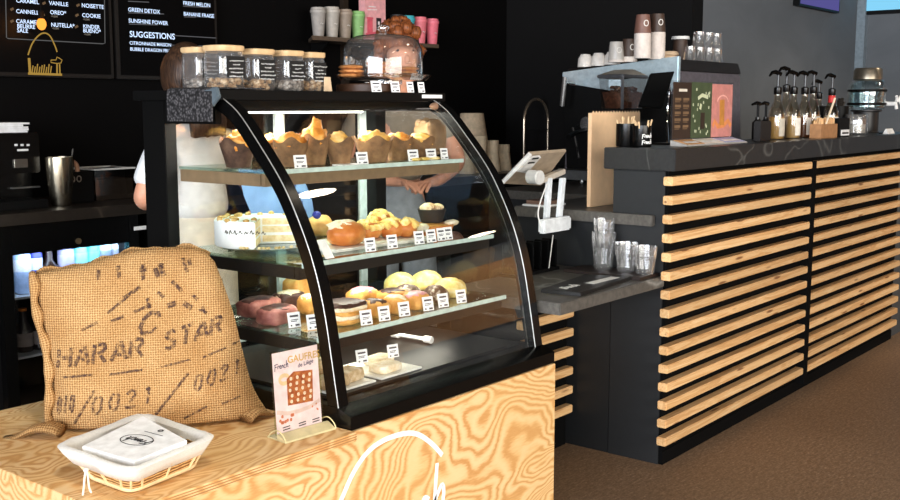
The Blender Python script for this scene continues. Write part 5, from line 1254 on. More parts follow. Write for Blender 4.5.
# black pen holder with pens
q = spot(555, 258, y=2.19)
ph = thing('cable_organiser', (3.18, 2.19, LZ), 'black rack of upright dividers at the back of the low counter', 'rack')
m = MB().box((3.02, 2.13, LZ + .0005), (3.30, 2.205, LZ + .012)); m.build('base', BLACK, ph)
for k in range(6): MB().box((3.03 + k * .05, 2.135, LZ + .012), (3.042 + k * .05, 2.20, LZ + .115)).build('divider', BLACKG, ph, bev=.003)
MB().cyl((3.22, 2.125, LZ + .014), (3.245, 2.125, LZ + .135), .003, 6).build('rod', plain((120, 120, 118), .3, .8), ph)
# tablet till on a white stand clamped to the ledge
tl = thing('till_tablet', (3.34, 2.2, .86), 'tilted tablet till seen from behind on a white arm stand', 'till')
A, B, C, D = spot(501, 184, y=2.30), spot(530, 154, y=2.16), spot(567, 151, y=2.12), spot(541, 186, y=2.28)
nt = (B - A).cross(C - B).normalized()
if nt.y > 0: nt = -nt
MB().slab([A, B, C, D], nt * -.012).build('screen_back', plain((168, 150, 128), .4, .1), tl, bev=.003)
MB().cyl(A, B, .0085, 8).build('edge', plain((238, 238, 236), .4), tl)
q = [A.lerp(B, .5), A.lerp(B, .95), A.lerp(B, .95) + (C - B) * .30, A.lerp(B, .40) + (C - B) * .34]
MB().slab([p + nt * .001 for p in q], nt * .012).build('port_cover', plain((206, 204, 200), .4), tl, bev=.002)
m = MB(); c_ = q[1].lerp(q[3], .35) + nt * .014
for k in (-1, 1): m.slab([c_ + (B - A) * (.10 + k * .07) + (C - B) * -.06 + nt * 0, c_ + (B - A) * (.10 + k * .07) + (C - B) * .10, c_ + (B - A) * (.14 + k * .07) + (C - B) * .10, c_ + (B - A) * (.14 + k * .07) + (C - B) * -.06], nt * .002)
m.build('slots', BLACK, tl)
hub = spot(534, 177, y=2.17); MB().cyl(hub + Vector((0, .02, 0)), hub + Vector((-.01, -.035, 0)), .026, 14).build('hub', plain((226, 226, 222), .3, .3), tl, bev=.004)
a0_, a1_ = spot(540, 185, y=2.17), spot(566, 174, y=2.17); MB().slab([a0_, a1_, a1_ + Vector((0, 0, .02)), a0_ + Vector((0, 0, .02))], (0, .03, 0)).build('bracket', plain((206, 196, 182), .4, .2), tl, bev=.003)
for px0, px1, yy in ((551, 548, 2.165), (564.5, 560.5, 2.135)):
    t0_, t1_ = spot(px0, 178, y=yy), spot(px1, 222, y=yy); MB().slab([t0_ + Vector((-.013, 0, 0)), t0_ + Vector((.013, 0, 0)), t1_ + Vector((.013, 0, 0)), t1_ + Vector((-.013, 0, 0))], (0, .016, 0)).build('arm', plain((226, 232, 236), .35), tl, bev=.002)
k0, k1 = spot(541, 223, y=2.12), spot(570, 229, y=2.12); MB().box((k0.x, 2.105, k1.z), (k1.x - .012, 2.135, k0.z + .012)).build('clamp', plain((226, 230, 232), .35), tl, bev=.006)
MB().box((k1.x - .05, 2.136, k1.z + .01), (3.373, 2.16, k1.z + .03)).build('clamp_screw', STEEL, tl)
w0 = spot(547, 184, y=2.15); MB().tube(smooth_path([w0, spot(541, 200, y=2.13), spot(538, 214, y=2.12), spot(541, 226, y=2.12)], 6), .0025, 6).build('cable', WHITE, tl)
q = spot(575, 204, y=2.32); nb = thing('notepad', (3.5, 2.33, .917), 'small brown notepad with white page on the ledge', 'notepad')
MB().box((3.40, 2.26, .9175), (3.54, 2.37, .924)).build('page', WHITE, nb); MB().box((3.42, 2.27, .9243), (3.54, 2.365, .938)).build('cover', plain((120, 92, 78), .6), nb)
# kraft paper bag
kb0, kb1 = spot(590, 210, y=2.125), spot(640, 108, y=2.125); KB = thing('kraft_bag', (3.63, 2.18, .917), 'tan kraft paper bag with zigzag top standing behind the bar end', 'bag')
x0, x1, z1 = kb0.x, kb1.x, spot(590, 113, y=2.125).z
zz_ = [(x0, .918), (x1, .918), (x1, z1)]; n_ = 34
for k in range(n_ + 1): zz_.append((x1 + (x0 - x1) * k / n_, z1 + (.008 if k % 2 else 0)))
m = MB().prism(zz_, 'y', 2.124, 2.1248); m.box((x0, 2.1248, .918), (x0 + .0008, 2.139, z1)).box((x1 - .0008, 2.1248, .918), (x1, 2.139, z1)).box((x0, 2.139, .918), (x1, 2.1398, z1)).box((x0, 2.1248, .918), (x1, 2.139, .919))
m.build('bag', KRAFT, KB, smooth=0)

# ------------------------------------------------------------------ espresso machine and grinder
MX0, MX1, MY0, MY1, MZ = 4.57, 5.30, 2.30, 2.93, .918
em = thing('espresso_machine', (4.93, 2.6, MZ), 'large espresso machine with pale chrome side and black front behind the bar', 'coffee machine')
ztop = 1.522
MB().hexa([(MX0, MY0, MZ + .06), (MX1, MY0, MZ + .06), (MX1, MY1, MZ + .06), (MX0, MY1, MZ + .06)], [(MX0 + .03, MY0 + .01, ztop - .055), (MX1 - .03, MY0 + .01, ztop - .055), (MX1 - .03, MY1, ztop - .075), (MX0 + .03, MY1, ztop - .075)]).build('body', plain((136, 130, 138), .28, .6), em, bev=.006)
MB().hexa([(MX0 + .0, MY0 + .005, ztop - .054), (MX1 - .03, MY0 + .005, ztop - .054), (MX1 - .03, MY1, ztop - .074), (MX0 + .0, MY1, ztop - .074)], [(MX0 + .02, MY0 + .015, ztop), (MX1 - .05, MY0 + .015, ztop), (MX1 - .05, MY1, ztop - .03), (MX0 + .02, MY1, ztop - .03)]).build('top_band', plain((24, 20, 19), .35), em, bev=.003)
chp = [Vector((MX0 - .004, MY0 + .0, 0)), Vector((MX0 - .004, MY1, 0))]
MB().prism([(MY0 - .005, ztop + .012), (MY1, ztop - .05), (MY1, ztop - .10), (MY0 + .25, ztop - .16), (MY0 + .06, ztop - .16), (MY0 - .005, ztop - .12)], 'x', MX0 - .03, MX0 - .004).build('chrome_panel', plain((206, 228, 238), .25, .5), em, bev=.003)
MB().prism([(MY0 + .03, ztop - .162), (MY1, ztop - .11), (MY1 - .03, MZ + .06), (MY0 + .03, MZ + .06)], 'x', MX0 - .02, MX0 - .003).build('group_panel', BLACK, em)
for y in (MY0 + .18, MY0 + .45):
    MB().cyl((MX0 - .09, y, MZ + .30), (MX0 - .02, y, MZ + .30), .035, 18).build('group_head', CHROME, em); MB().tube([(MX0 - .08, y, MZ + .27), (MX0 - .20, y - .01, MZ + .26), (MX0 - .26, y - .01, MZ + .24)], [.010, .012, .014], 8).build('portafilter', BLACK, em)
q0, q1 = spot(573, 128, x=MX0 - .10), spot(579, 158, x=MX0 - .14)
MB().tube([(MX0 - .03, q0.y, q0.z + .02), q0, q1], .007, 8).build('steam_wand', CHROME, em)
q0, q1 = spot(565, 77, x=MX0 - .12), spot(562, 106, x=MX0 - .12); MB().cyl(q0, q1, .012, 10).build('lever', plain((120, 118, 116), .3, .6), em)
MB().cyl((MX0 - .03, q0.y, q0.z - .03), (q0.x, q0.y, q0.z - .03), .006, 8).build('lever_arm', STEEL, em)
for x, y in ((MX0 + .08, MY0 + .06), (MX1 - .08, MY0 + .06), (MX0 + .08, MY1 - .06), (MX1 - .08, MY1 - .06)): MB().cyl((x, y, MZ), (x, y, MZ + .06), .022, 12).build('foot', STEEL, em)
MB().box((MX0 - .16, MY0 + .04, MZ + .03), (MX0, MY1 - .04, MZ + .075)).build('drip_tray', plain((120, 120, 120), .3, .8), em)
gx0, gx1, gz0, gz1 = spot(622, 100, y=2.36).x, spot(646, 100, y=2.36).x, spot(620, 109, y=2.36).z, spot(620, 76, y=2.36).z
gr = thing('bean_grinder', ((gx0 + gx1) / 2, 2.45, MZ), 'coffee bean grinder with clear hopper full of dark beans', 'grinder')
MB().box((gx0 + .04, 2.375, MZ + .001), (gx1 - .04, 2.455, gz0)).build('body', BLACK, gr, bev=.006)
hop = lambda e, z0, z1, t0: ([(gx0 + e + t0, 2.37 + e, z0), (gx1 - e - t0, 2.37 + e, z0), (gx1 - e - t0, 2.475 - e, z0), (gx0 + e + t0, 2.475 - e, z0)], [(gx0 + e, 2.36 + e, z1), (gx1 - e, 2.36 + e, z1), (gx1 - e, 2.48 - e, z1), (gx0 + e, 2.48 - e, z1)])
MB().hexa(*hop(0, gz0 + .001, gz1, .02)).build('hopper', glass(235, .08, .5, 2.5), gr)
b = MB().hexa(*hop(.012, gz0 + .004, gz0 + (gz1 - gz0) * .52, .022)); R = random.Random(2)
for k in range(120): b.blob((R.uniform(gx0 + .03, gx1 - .03), R.uniform(2.375, 2.455), gz0 + (gz1 - gz0) * (.50 + .2 * R.random() * math.sin(k))), (.012, .009, .008), k, .1, 2, 7, 5, rot=R.random() * 3)
b.build('beans', crumb((40, 24, 18), (74, 44, 32), (112, 70, 50), 80, .35, .5), gr)['kind'] = 'stuff'
m = MB()
for z in (gz1,): m.tube([(gx0, 2.36, z), (gx1, 2.36, z), (gx1, 2.48, z), (gx0, 2.48, z), (gx0, 2.36, z)], .009, 6)
m.tube([(gx0, 2.36, gz1), (gx0 + .02, 2.37, gz0)], .008, 6); m.build('hopper_frame', plain((92, 94, 98), .35, .5), gr)
lidq = MB().hexa([(gx0, 2.36, gz1 + .009), (gx1, 2.36, gz1 + .009), (gx1, 2.48, gz1 + .009), (gx0, 2.48, gz1 + .009)], [(gx0 + .10, 2.40, gz1 + .032), (gx1 - .05, 2.40, gz1 + .035), (gx1 - .05, 2.46, gz1 + .035), (gx0 + .1, 2.46, gz1 + .032)])
lidq.build('hopper_lid', plain((150, 146, 136), .4, .3), gr)
# black order screen on a pole at the bar
os_ = thing('order_screen', (spot(668, 143, y=1.93).x, 1.93, 1.1552), 'black tilted order screen on a thin silver pole at the bar end', 'screen')
A, B, C, D = spot(639, 106, y=2.06), spot(651, 73, y=2.06), spot(675, 71, y=2.0), spot(662, 108, y=2.0)
nt = (B - A).cross(C - B).normalized(); nt = nt if nt.y < 0 else -nt
MB().slab([A, B, C, D], nt * -.016).build('screen', BLACKM, os_, bev=.003)
pb_ = spot(669, 80, y=2.03); q = spot(668, 143, y=1.93)
MB().tube(smooth_path([pb_, spot(669, 95, y=2.03), spot(667, 118, y=2.03), Vector((q.x, 1.93, 1.157))], 4), .006, 8).build('pole', CHROME, os_)
MB().box((q.x - .05, 1.90, 1.1556), (q.x + .05, 1.97, 1.163)).build('foot', BLACK, os_)

# ------------------------------------------------------------------ cups and glasses on the espresso machine
MTz = ztop - .0
def mz(y): return .003 + ztop - .03 * (y - MY0 - .015) / (MY1 - MY0 - .015)
WC = plain((240, 232, 222), .3)
for px, lab in ((584, 'white ceramic cup upside down at the far end of the machine top'), (595, 'white ceramic cup in the middle of its row'), (606, 'white ceramic cup next to the small stacks')):
    yy = 2.86 - (px - 584) * .007; q = spot(px, 66, y=yy); x = max(q.x, MX0 + .075)
    c = thing('ceramic_cup', (x, yy, mz(yy)), lab, 'cup', 'white cups on the espresso machine')
    MB().lathe([(.040, .0006), (.040, .004), (.037, .043), (.026, .060), (.024, .064), (.018, .064)], 24, (x, yy, mz(yy))).build('bowl', WC, c)
    MB().tube(smooth_path([(x + .022, yy - .030, mz(yy) + .018), (x + .034, yy - .046, mz(yy) + .024), (x + .030, yy - .042, mz(yy) + .042), (x + .02, yy - .028, mz(yy) + .040)], 3), .005, 6).build('handle', WC, c)
LIP = plain((226, 214, 204), .7); BRN = plain((70, 52, 42), .5)
def stackcups(px, y, n, lab, topcol, base_py=62, s=.95):
    q = spot(px, base_py, y=y); z = mz(y); x = q.x
    t = thing('cup_stack', (x, y, z), lab, 'paper cups', 'paper cup stacks on the espresso machine')
    for k in range(n):
        zz = z + .0026 + k * .0125; MB().lathe([(.040 * s, 0), (.041 * s, .004), (.0405 * s, .0124)], 24, (x, y, zz)).build('cup', LIP, t)
    zz = z + .0030 + n * .0125
    MB().lathe([(.040 * s, 0), (.041 * s, .006), (.033 * s, .082), (.034 * s, .084), (.028 * s, .084)], 26, (x, y, zz)).build('top_cup', topcol, t, label='printed cup topping the stack')
    m = MB(); fn = lambda u, v, tt: (x - .038 * s * math.sin(.66 - u / .038), y - .0388 * s * math.cos(.66 - u / .038) - tt, zz + .044 + v)
    m.ribbon(circle2(0, 0, .011, .013, 14), .0035, fn, .001); m.build('logo', plain((236, 230, 222), .6), t)
stackcups(642, 2.42, 9, 'paper cup stack topped by a reddish brown printed cup', plain((120, 84, 72), .5)); stackcups(656.5, 2.42, 10, 'tallest paper cup stack topped by a dark brown cup', BRN)
stackcups(629, 2.58, 2, 'short cup stack topped by a brown printed cup', BRN)
stackcups(616, 2.62, 1, 'short cup stack topped by a pale glassy cup', plain((196, 190, 182), .3))
q = spot(668, 58, y=2.52); bb = thing('beige_lid_pile', (q.x, 2.52, mz(2.52)), 'rounded beige pile of cup lids beside the tallest paper cups', 'lids')
for k in range(3): MB().lathe([(.052, .0006), (.054, .006), (.046, .018), (.040, .02)], 24, (q.x, 2.52, mz(2.52) + k * .0202)).build('lid', plain((230, 200, 166), .6), bb)
def espglass(px, y, z, lab, r=.034, h=.075):
    q = spot(px, 52, y=y); t = thing('coffee_glass', (q.x, y, z), lab, 'glass', 'upturned glasses on the espresso machine')
    MB().lathe([(r, .0006), (r * .98, .004), (r * .76, h * .8), (r * .78, h), (.004, h), (.004, h - .01), (r * .68, h - .012), (r * .9, .006), (r * .95, .0006)], 26, (q.x, y, z), caps=False, rmod=lambda a, k: 1 + .025 * math.cos(a * 9)).build('glass', TUMBLER, t, smooth=70); return q
gl_lab = ['by the dark cup', 'second in the row', 'third in the row', 'last of the row']
for k, px in enumerate((690, 699.5, 709, 717)):
    espglass(px, 2.40, mz(2.40), f'upturned coffee glass in the lower layer, {gl_lab[k]}')
    if k: espglass(px - 1, 2.40, mz(2.40) + .0756, f'upturned coffee glass in the upper layer, {gl_lab[k]}')
q = spot(686, 40, y=2.47); t = thing('dark_cup', (q.x, 2.50, mz(2.50)), 'dark brown paper cup behind the upturned glasses', 'cup'); zq = mz(2.50)
MB().lathe([(.043, .0006), (.034, .12), (.026, .121)], 24, (q.x, 2.50, zq)).build('cup', BRN, t); MB().lathe([(.046, .1212), (.044, .136), (.02, .137)], 24, (q.x, 2.50, zq)).build('lid', WHITE, t)

# ------------------------------------------------------------------ on the bar top
BT = 1.1552
STK = plain((226, 192, 146), .7)
for px, yy, r, h, lab in ((626.5, 1.96, .040, .084, 'black metal cup holding wooden stirrers on the bar end'), (641.5, 1.89, .036, .078, 'black cup with white script beside the stirrers')):
    q = spot(px, 146, y=yy); t = thing('stirrer_cup', (q.x, yy, BT), lab, 'cup')
    MB().lathe([(r * .96, .0006), (r, .004), (r, h), (r * .93, h), (r * .9, .012), (.004, .01)], 28, (q.x, yy, BT), caps=False).build('cup', BLACKG, t)
    R = random.Random(int(px)); z_ = BT
    for k in range(9 if px < 630 else 7):
        a = R.uniform(0, 6.28); lean = .022 * R.random(); b0_ = Vector((q.x + .015 * math.cos(a), yy + .015 * math.sin(a), z_ + .013)); b1_ = Vector((q.x + (.02 + lean) * math.cos(a), yy + (.02 + lean) * math.sin(a), z_ + h + R.uniform(.01, .032)))
        MB().tube([b0_, b1_], .0032, 5).build('stirrer', STK, t)
    if px > 630:
        m = MB(); fn = lambda u, v, tt: (q.x + (r + .0004 + tt) * math.sin(u / r - .35), yy - (r + .0004 + tt) * math.cos(u / r - .35), BT + .035 + v)
        script_word(m, lambda u, v, tt: fn(u - .022, v, tt), .0075, .0026, .0006); script_word(m, lambda u, v, tt: fn(u - .022, v - .022, tt), .0075, .0026, .0006); m.build('script', plain((236, 234, 230), .7), t)
# three leaflets in an acrylic holder
lh = thing('leaflet_holder', (3.87, 1.83, BT), 'clear acrylic holder with three tall drink leaflets on the bar', 'leaflets')
YL = 1.84; LX = [spot(p_, 110, y=YL).x for p_ in (673, 691.5, 712, 732.5)]; lz0, lz1 = BT + .026, spot(690, 82.5, y=YL).z
MB().box((LX[0] - .008, YL + .004, BT + .0004), (LX[3] + .008, YL + .009, lz1 + .006)).build('back_panel', glass(240, .05, .4, 3), lh)
MB().hexa([(LX[0] - .008, YL - .065, BT + .0004), (LX[3] + .008, YL - .065, BT + .0004), (LX[3] + .008, YL + .003, BT + .0004), (LX[0] - .008, YL + .003, BT + .0004)], [(LX[0] - .008, YL - .063, BT + .006), (LX[3] + .008, YL - .063, BT + .006), (LX[3] + .008, YL + .003, BT + .022), (LX[0] - .008, YL + .003, BT + .022)]).build('foot', plain((176, 172, 166), .3), lh)
cols = ((50, 36, 27), (66, 80, 54), (204, 134, 126)); labs = ('dark brown menu leaflet', 'olive green drink leaflet', 'pink iced drink leaflet')
for k in range(3):
    a_, b_ = LX[k] + .002, LX[k + 1] - .002; zt_ = lz1 + .004 * k * (k == 1) - .0 * k
    lf = MB().box((a_, YL + .001, lz0), (b_, YL + .0032, lz1 - .006 * (k == 2) + .002 * k)).build('leaflet', plain(cols[k], .5), lh, label=labs[k])
    fn = lambda u, v, t, a_=a_: (a_ + u, YL + .0008 - t, lz0 + v); w_, h_ = b_ - a_, lz1 - lz0; m = MB(); R = random.Random(k + 3)
    if k == 0:
        m.ribbon([(w_ * .3, h_ * .86), (w_ * .75, h_ * .86)], .010, fn, .0004); m.build('heading', plain((230, 222, 206), .6), lf); m = MB()
        for q in range(5):
            for s in (.1, .55): m.ribbon([(w_ * s, h_ * (.70 - q * .12)), (w_ * (s + .32), h_ * (.70 - q * .12))], .010, fn, .0004); m.ribbon([(w_ * s, h_ * (.655 - q * .12)), (w_ * (s + .26), h_ * (.655 - q * .12))], .003, fn, .0004)
        m.build('menu_lines', plain((120, 94, 68), .6), lf)
    elif k == 1:
        for q in range(26): x_, y_ = R.random() * w_ * .9 + .006, R.random() * h_ * .92 + .006; m.ribbon(circle2(x_, y_, .003, .005, 6), .003, fn, .0004)
        m.ribbon([(w_ * .3, h_ * .72), (w_ * .5, h_ * .78), (w_ * .8, h_ * .74)], .014, fn, .0006); m.ribbon([(w_ * .42, h_ * .52), (w_ * .46, h_ * .62)], .016, fn, .0006); m.build('pattern', plain((206, 212, 176), .6), lf)
        m = MB(); m.ribbon([(w_ * .55, h_ * .16), (w_ * .55, h_ * .46)], .034, fn, .0009); m.build('printed_drink', plain((48, 34, 24), .6), lf)
    else:
        m.ribbon(circle2(w_ * .52, h_ * .66, w_ * .26, h_ * .12, 20, 0, PI), .006, fn, .0004); m.build('printed_arch', plain((240, 178, 164), .6), lf)
        m = MB(); m.ribbon([(w_ * .5, h_ * .22), (w_ * .48, h_ * .70)], .044, fn, .0006); m.build('printed_drink', plain((196, 132, 58), .6), lf)
        m = MB(); m.ribbon([(w_ * .06, h_ * .2), (w_ * .14, h_ * .3), (w_ * .3, h_ * .2), (w_ * .6, h_ * .22), (w_ * .8, h_ * .3), (w_ * .95, h_ * .2)], .02, fn, .0005); m.build('printed_fruit', plain((222, 140, 84), .6), lf)
cc = [(214, 160, 110), (236, 226, 214), (176, 180, 214)]
for k, (px, lab) in enumerate(((682, 'orange card lying before the brown leaflet'), (703, 'white card lying before the green leaflet'), (722, 'bluish card lying before the pink leaflet'))):
    a_, b_ = LX[k] + .004, LX[k + 1] - .004; t = thing('flat_card', ((a_ + b_) / 2, YL - .04, BT + .007), lab, 'card')
    MB().hexa([(a_, YL - .060, BT + .0072), (b_, YL - .060, BT + .0072), (b_, YL - .004, BT + .0212), (a_, YL - .004, BT + .0212)], [(a_, YL - .060, BT + .0090), (b_, YL - .060, BT + .0090), (b_, YL - .004, BT + .0230), (a_, YL - .004, BT + .0230)]).build('card', plain(cc[k], .5), t)
    MB().hexa([(a_ + .02, YL - .05, BT + .0117), (b_ - .02, YL - .05, BT + .0117), (b_ - .02, YL - .03, BT + .0167), (a_ + .02, YL - .03, BT + .0167)], [(a_ + .02, YL - .05, BT + .0120), (b_ - .02, YL - .05, BT + .0120), (b_ - .02, YL - .03, BT + .0170), (a_ + .02, YL - .03, BT + .0170)]).build('print', plain((250, 246, 240), .6), t)
# syrup bottles with pumps
SG = 'syrup bottles with pumps'
BOT = glass((228, 222, 208), .10, .75, 2.0)
def syrup(px, y, top_py, liq, label, lab_c=(226, 220, 206), flip=1):
    q = spot(px, 137, y=y); x = q.x; zt = spot(px, top_py, y=y).z; H = zt - BT
    t = thing('syrup_bottle', (x, y, BT), label, 'bottle', SG); h = min(.215, H * .66); r = .036
    MB().lathe([(r * .94, .0006), (r, .006), (r, h * .56), (r * .88, h * .66), (r * .42, h * .86), (r * .38, h)], 24, (x, y, BT)).build('glass', BOT, t, smooth=60)
    MB().lathe([(r * .88, .004), (r * .93, .01), (r * .93, h * .5), (r * .5, h * .51)], 20, (x, y, BT)).build('syrup', plain(liq, .3), t)
    m = MB(); n_ = 8
    m.add([(x + r * 1.02 * math.sin(a), y - r * 1.02 * math.cos(a), BT + z) for z in (.015, h * .47) for a in [-.75 + 1.0 * k / n_ - .1 for k in range(n_ + 1)]], [(k, k + 1, n_ + 2 + k, n_ + 1 + k) for k in range(n_)])
    m.build('label', plain(lab_c, .6), t)
    MB().lathe([(r * .46, h), (r * .50, h + .004), (r * .50, h + .030), (r * .2, h + .036)], 18, (x, y, BT)).build('collar', BLACKG, t)
    p = MB(); p.cyl((x, y, BT + h + .03), (x, y, zt - .006), .0065, 8)
    p.build('pump_rod', plain((60, 60, 60), .3), t)
    d = Vector((-.74, .2, 0)).normalized() * flip
    MB().tube([Vector((x, y, zt - .012)) - d * .012, Vector((x, y, zt - .004)) + d * .02, Vector((x, y, zt - .006)) + d * .045, Vector((x, y, zt - .022)) + d * .062], [.011, .010, .007, .0045], 8).build('spout', BLACKG, t)
    return t
for px, y, tp, liq, lab, fl, lc in ((776, 1.86, 71, (196, 160, 100), 'tall pump syrup bottle first in the row, long spout pointing out', 1, (196, 186, 168)), (784.5, 1.93, 67, (150, 96, 60), 'tallest pump syrup bottle, second in the row', 1, (206, 196, 178)), (792, 1.86, 71, (210, 180, 130), 'pump syrup bottle third in the row with white label', 1, (232, 226, 212)), (803, 1.86, 71.5, (120, 74, 50), 'pump syrup bottle in the middle of the row', 1, (222, 210, 194)), (811.5, 1.92, 71, (190, 150, 100), 'pump syrup bottle just past the middle of the row', 1, (230, 222, 208)), (817, 1.99, 80, (90, 58, 44), 'lower pump syrup bottle standing behind the row', 1, (206, 140, 130)), (830, 1.87, 74, (226, 210, 180), 'pump syrup bottle with red and white neck at the row end', 1, (236, 230, 220))):
    t = syrup(px, y, tp, liq, lab, lc, fl)
    if px == 830:
        q = spot(px, 137, y=y); MB().lathe([(.0165, .165), (.0185, .172), (.0175, .20), (.016, .202)], 16, (q.x, y, BT)).build('neck_band', plain((206, 52, 48), .5), t, label='red neck band')
for px, lab in ((757, 'short black pump bottle next to the leaflets'), (765, 'short black pump bottle second from the leaflets')):
    q = spot(px, 138, y=1.93); x, y = q.x, 1.93; t = thing('pump_bottle', (x, y, BT), lab, 'bottle', 'short black pump bottles'); zt = spot(px, 102, y=1.93).z
    MB().lathe([(.024, .0006), (.025, .004), (.025, .075), (.011, .09), (.011, .10)], 18, (x, y, BT)).build('body', plain((26, 24, 23), .3), t); MB().cyl((x, y, BT + .10), (x, y, zt - .01), .006, 8).build('pump_rod', BLACK, t)
    MB().tube([(x + .015, y, zt - .008), (x - .02, y, zt - .004), (x - .045, y + .01, zt - .012)], [.010, .008, .005], 8).build('spout', BLACKG, t)
def barbox(px0, px1, y, d, zt_py, name, label, cat, mat):
    a_, b_ = spot(px0, 137, y=y).x, spot(px1, 137, y=y).x; z = spot((px0 + px1) / 2, zt_py, y=y).z
    t = thing(name, ((a_ + b_) / 2, y + d / 2, BT), label, cat); return t, a_, b_, z
t, a_, b_, z = barbox(760, 771, 1.80, .03, 121, 'dark_packet', 'dark packet standing before the short pump bottles', 'packet', None); MB().box((a_, 1.80, BT + .0004), (b_, 1.83, z)).build('packet', plain((24, 22, 22), .5), t, bev=.003)
t, a_, b_, z = barbox(821, 837, 1.745, .06, 124, 'stirrer_box', 'brown box filled with wooden stirrers on the bar', 'box', None)
m = MB(); m.box((a_, 1.745, BT + .0004), (b_, 1.749, z)).box((a_, 1.795, BT + .0004), (b_, 1.799, z)).box((a_, 1.749, BT + .0004), (a_ + .004, 1.795, z)).box((b_ - .004, 1.749, BT + .0004), (b_, 1.795, z)); m.build('box', plain((172, 124, 82), .7), t)
R = random.Random(31); m = MB()
for k in range(60): x = R.uniform(a_ + .008, b_ - .008); y = R.uniform(1.753, 1.79); m.tube([(x, y, BT + .01), (x + R.uniform(-.01, .01), y, z + R.uniform(.005, .03))], .004, 5)
m.build('stirrers', plain((230, 184, 130), .7), t)['kind'] = 'stuff'
x = spot(827, 120, y=1.75).x; MB().tube([(x - .02, 1.753, z - .02), (x + .05, 1.735, z + .12)], .005, 6).build('long_stirrer', plain((226, 206, 176), .6), t)
t, a_, b_, z = barbox(838.5, 849, 1.745, .05, 118, 'sugar_box', 'small black box with white label beside the stirrer box', 'box', None)
MB().box((a_, 1.745, BT + .0004), (b_, 1.795, z)).build('box', BLACK, t, bev=.002); MB().box((a_ + .03, 1.7435, BT + .008), (b_ - .004, 1.7448, BT + .036)).build('label', PAPER, t); MB().box((a_ + .045, 1.7427, BT + .016), (b_ - .016, 1.7434, BT + .024)).build('print', INK, t)
for px, yy, lab in ((825, 1.935, 'black tin with pale band behind the stirrer box'), (838, 1.925, 'black tin crowded with spoons behind the stirrers')):
    q = spot(px, 135, y=yy); zz = spot(px, 106, y=yy).z; t = thing('black_tin', (q.x, yy, BT), lab, 'tin'); hh = zz - BT
    MB().lathe([(.046, .0006), (.048, .004), (.048, hh), (.044, hh)], 26, (q.x, yy, BT)).build('tin', BLACK, t)
    if px == 825: MB().lathe([(.0484, hh * .42), (.0484, hh * .55)], 26, (q.x, yy, BT), caps=False).build('band', plain((206, 190, 160), .6), t)
    else:
        for k in range(7): MB().tube([(q.x - .03 + k * .01, yy, BT + hh * .8), (q.x - .045 + k * .015, yy - .01, BT + hh + .03 + .012 * math.sin(k * 2))], [.004, .008], 6).build('spoon', plain((60, 56, 52), .3, .5), t)
# ribbed sugar jar and drinks dispenser
q = spot(855.5, 134, y=1.83); t = thing('ribbed_jar', (q.x, 1.83, BT), 'ribbed clear glass jar in front of the drinks dispenser', 'jar')
MB().lathe([(.050, .0006), (.056, .006), (.056, .095), (.050, .108), (.046, .108), (.050, .09), (.050, .012), (.003, .01)], 48, (q.x, 1.83, BT), caps=False, rmod=lambda a, k: 1 + .035 * math.cos(a * 14)).build('glass', TUMBLER, t, smooth=70)
MB().lathe([(.046, .012), (.047, .055), (.02, .06)], 24, (q.x, 1.83, BT)).build('sugar', plain((226, 220, 206), .8), t)
q = spot(864, 131, y=1.95); DX, DY = q.x + .02, 1.95; z0 = spot(868, 110, y=1.95).z; z1 = spot(868, 80, y=1.95).z; z2 = spot(868, 68, y=1.95).z
t = thing('drinks_dispenser', (DX, DY, BT), 'glass drinks dispenser with steel lid and white tap on a black stand', 'dispenser')
MB().lathe([(.074, .0006), (.074, .006), (.068, .01), (.068, z0 - BT - .012), (.085, z0 - BT - .006), (.085, z0 - BT)], 30, (DX, DY, BT)).build('stand', plain((34, 33, 33), .4), t)
hh = z1 - z0
MB().lathe([(.085, .0005), (.103, .012), (.103, hh * .80), (.090, hh * .95), (.074, hh), (.070, hh), (.086, hh * .9), (.099, hh * .78), (.099, .016), (.003, .012)], 44, (DX, DY, z0), caps=False).build('glass', glass((242, 248, 249), .12, .8, 1.8), t, smooth=70)
MB().lathe([(.097, .018), (.0975, hh * .62), (.05, hh * .63)], 36, (DX, DY, z0)).build('water', glass((234, 241, 242), .10, .5, 2), t)
for f_ in (.16, .60): MB().lathe([(.1035, hh * f_), (.105, hh * f_ + .002), (.105, hh * f_ + .012), (.1035, hh * f_ + .014)], 40, (DX, DY, z0), caps=False).build('band', BLACK, t)
MB().lathe([(.072, hh + .0005), (.078, hh + .004), (.076, z2 - z0 - .012), (.068, z2 - z0), (.01, z2 - z0 + .002)], 34, (DX, DY, z0)).build('lid', plain((150, 140, 124), .3, .85), t)
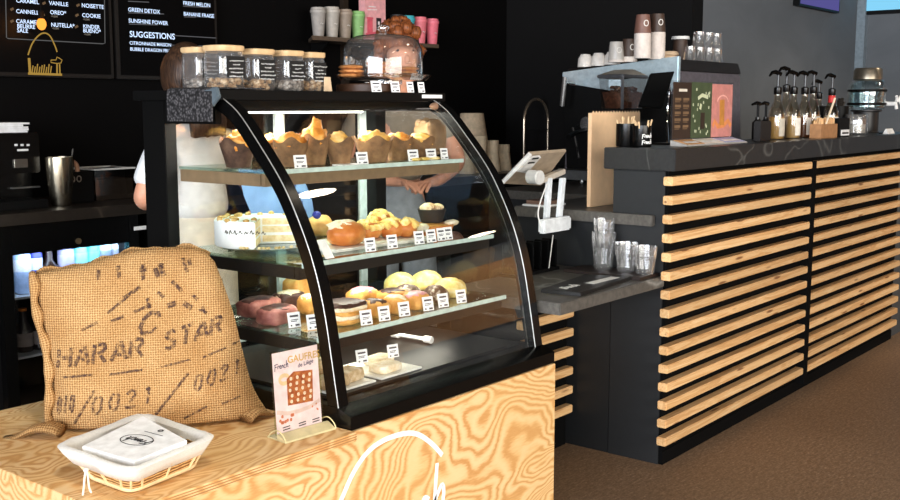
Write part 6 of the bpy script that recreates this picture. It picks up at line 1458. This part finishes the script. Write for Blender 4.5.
q = spot(880, 92, y=1.84); tz = z0 + .035
MB().tube([(DX + .05, DY - .085, tz), (DX + .062, DY - .14, tz), (DX + .064, DY - .145, tz - .03)], [.013, .014, .010], 10).build('tap', WHITE, t)
m = MB(); c_ = Vector((DX + .064, DY - .14, tz + .012))
m.tube([c_, c_ + Vector((.018, -.01, .012)), c_ + Vector((.045, -.02, .04))], [.009, .008, .010], 8); m.tube([c_ + Vector((.018, -.01, .012)), c_ + Vector((.042, -.02, -.015))], [.008, .010], 8); m.tube([c_ + Vector((.02, 0, 0)), c_ + Vector((-.01, -.005, .03))], .008, 8); m.build('tap_lever', WHITE, t)
q = spot(889, 133, y=1.78); t = thing('white_card', (q.x, 1.78, BT), 'small white tent card at the far end of the bar top', 'card')
MB().prism([(1.765, BT + .0004), (1.795, BT + .0004), (1.7815, BT + .028), (1.7785, BT + .028)], 'x', q.x - .06, q.x + .055).build('card', WHITE, t); MB().box((q.x - .05, 1.796, BT + .0004), (q.x + .05, 1.82, BT + .006)).build('foot', BLACK, t)

# ------------------------------------------------------------------ wall screens
a_, b_ = spot(798, 8, y=2.96), spot(838, 14, y=2.96); zb = (spot(800, 5, y=2.96).z + b_.z) / 2
t = thing('wall_screen', ((a_.x + b_.x) / 2, 2.97, zb), 'small violet wall screen on the grey rear wall', 'screen')
MB().box((a_.x, 2.95, zb), (b_.x, 2.999, zb + .6)).build('frame', BLACK, t); MB().box((a_.x + .015, 2.9485, zb + .015), (b_.x - .015, 2.9498, zb + .585)).build('display', glow((96, 92, 160), .8), t)
a_, b_ = spot(860, 16, x=9.15), spot(915, 11, x=9.15); zb = (a_.z + b_.z) / 2
t = thing('wall_screen', (9.17, (a_.y + b_.y) / 2, zb), 'bright cyan menu screen high on the end wall', 'screen')
MB().box((9.15, b_.y - .5, zb), (9.199, a_.y, zb + .6)).build('frame', BLACK, t); MB().box((9.1485, b_.y - .485, zb + .03), (9.1498, a_.y - .02, zb + .58)).build('display', glow((130, 205, 240), 1.1), t)
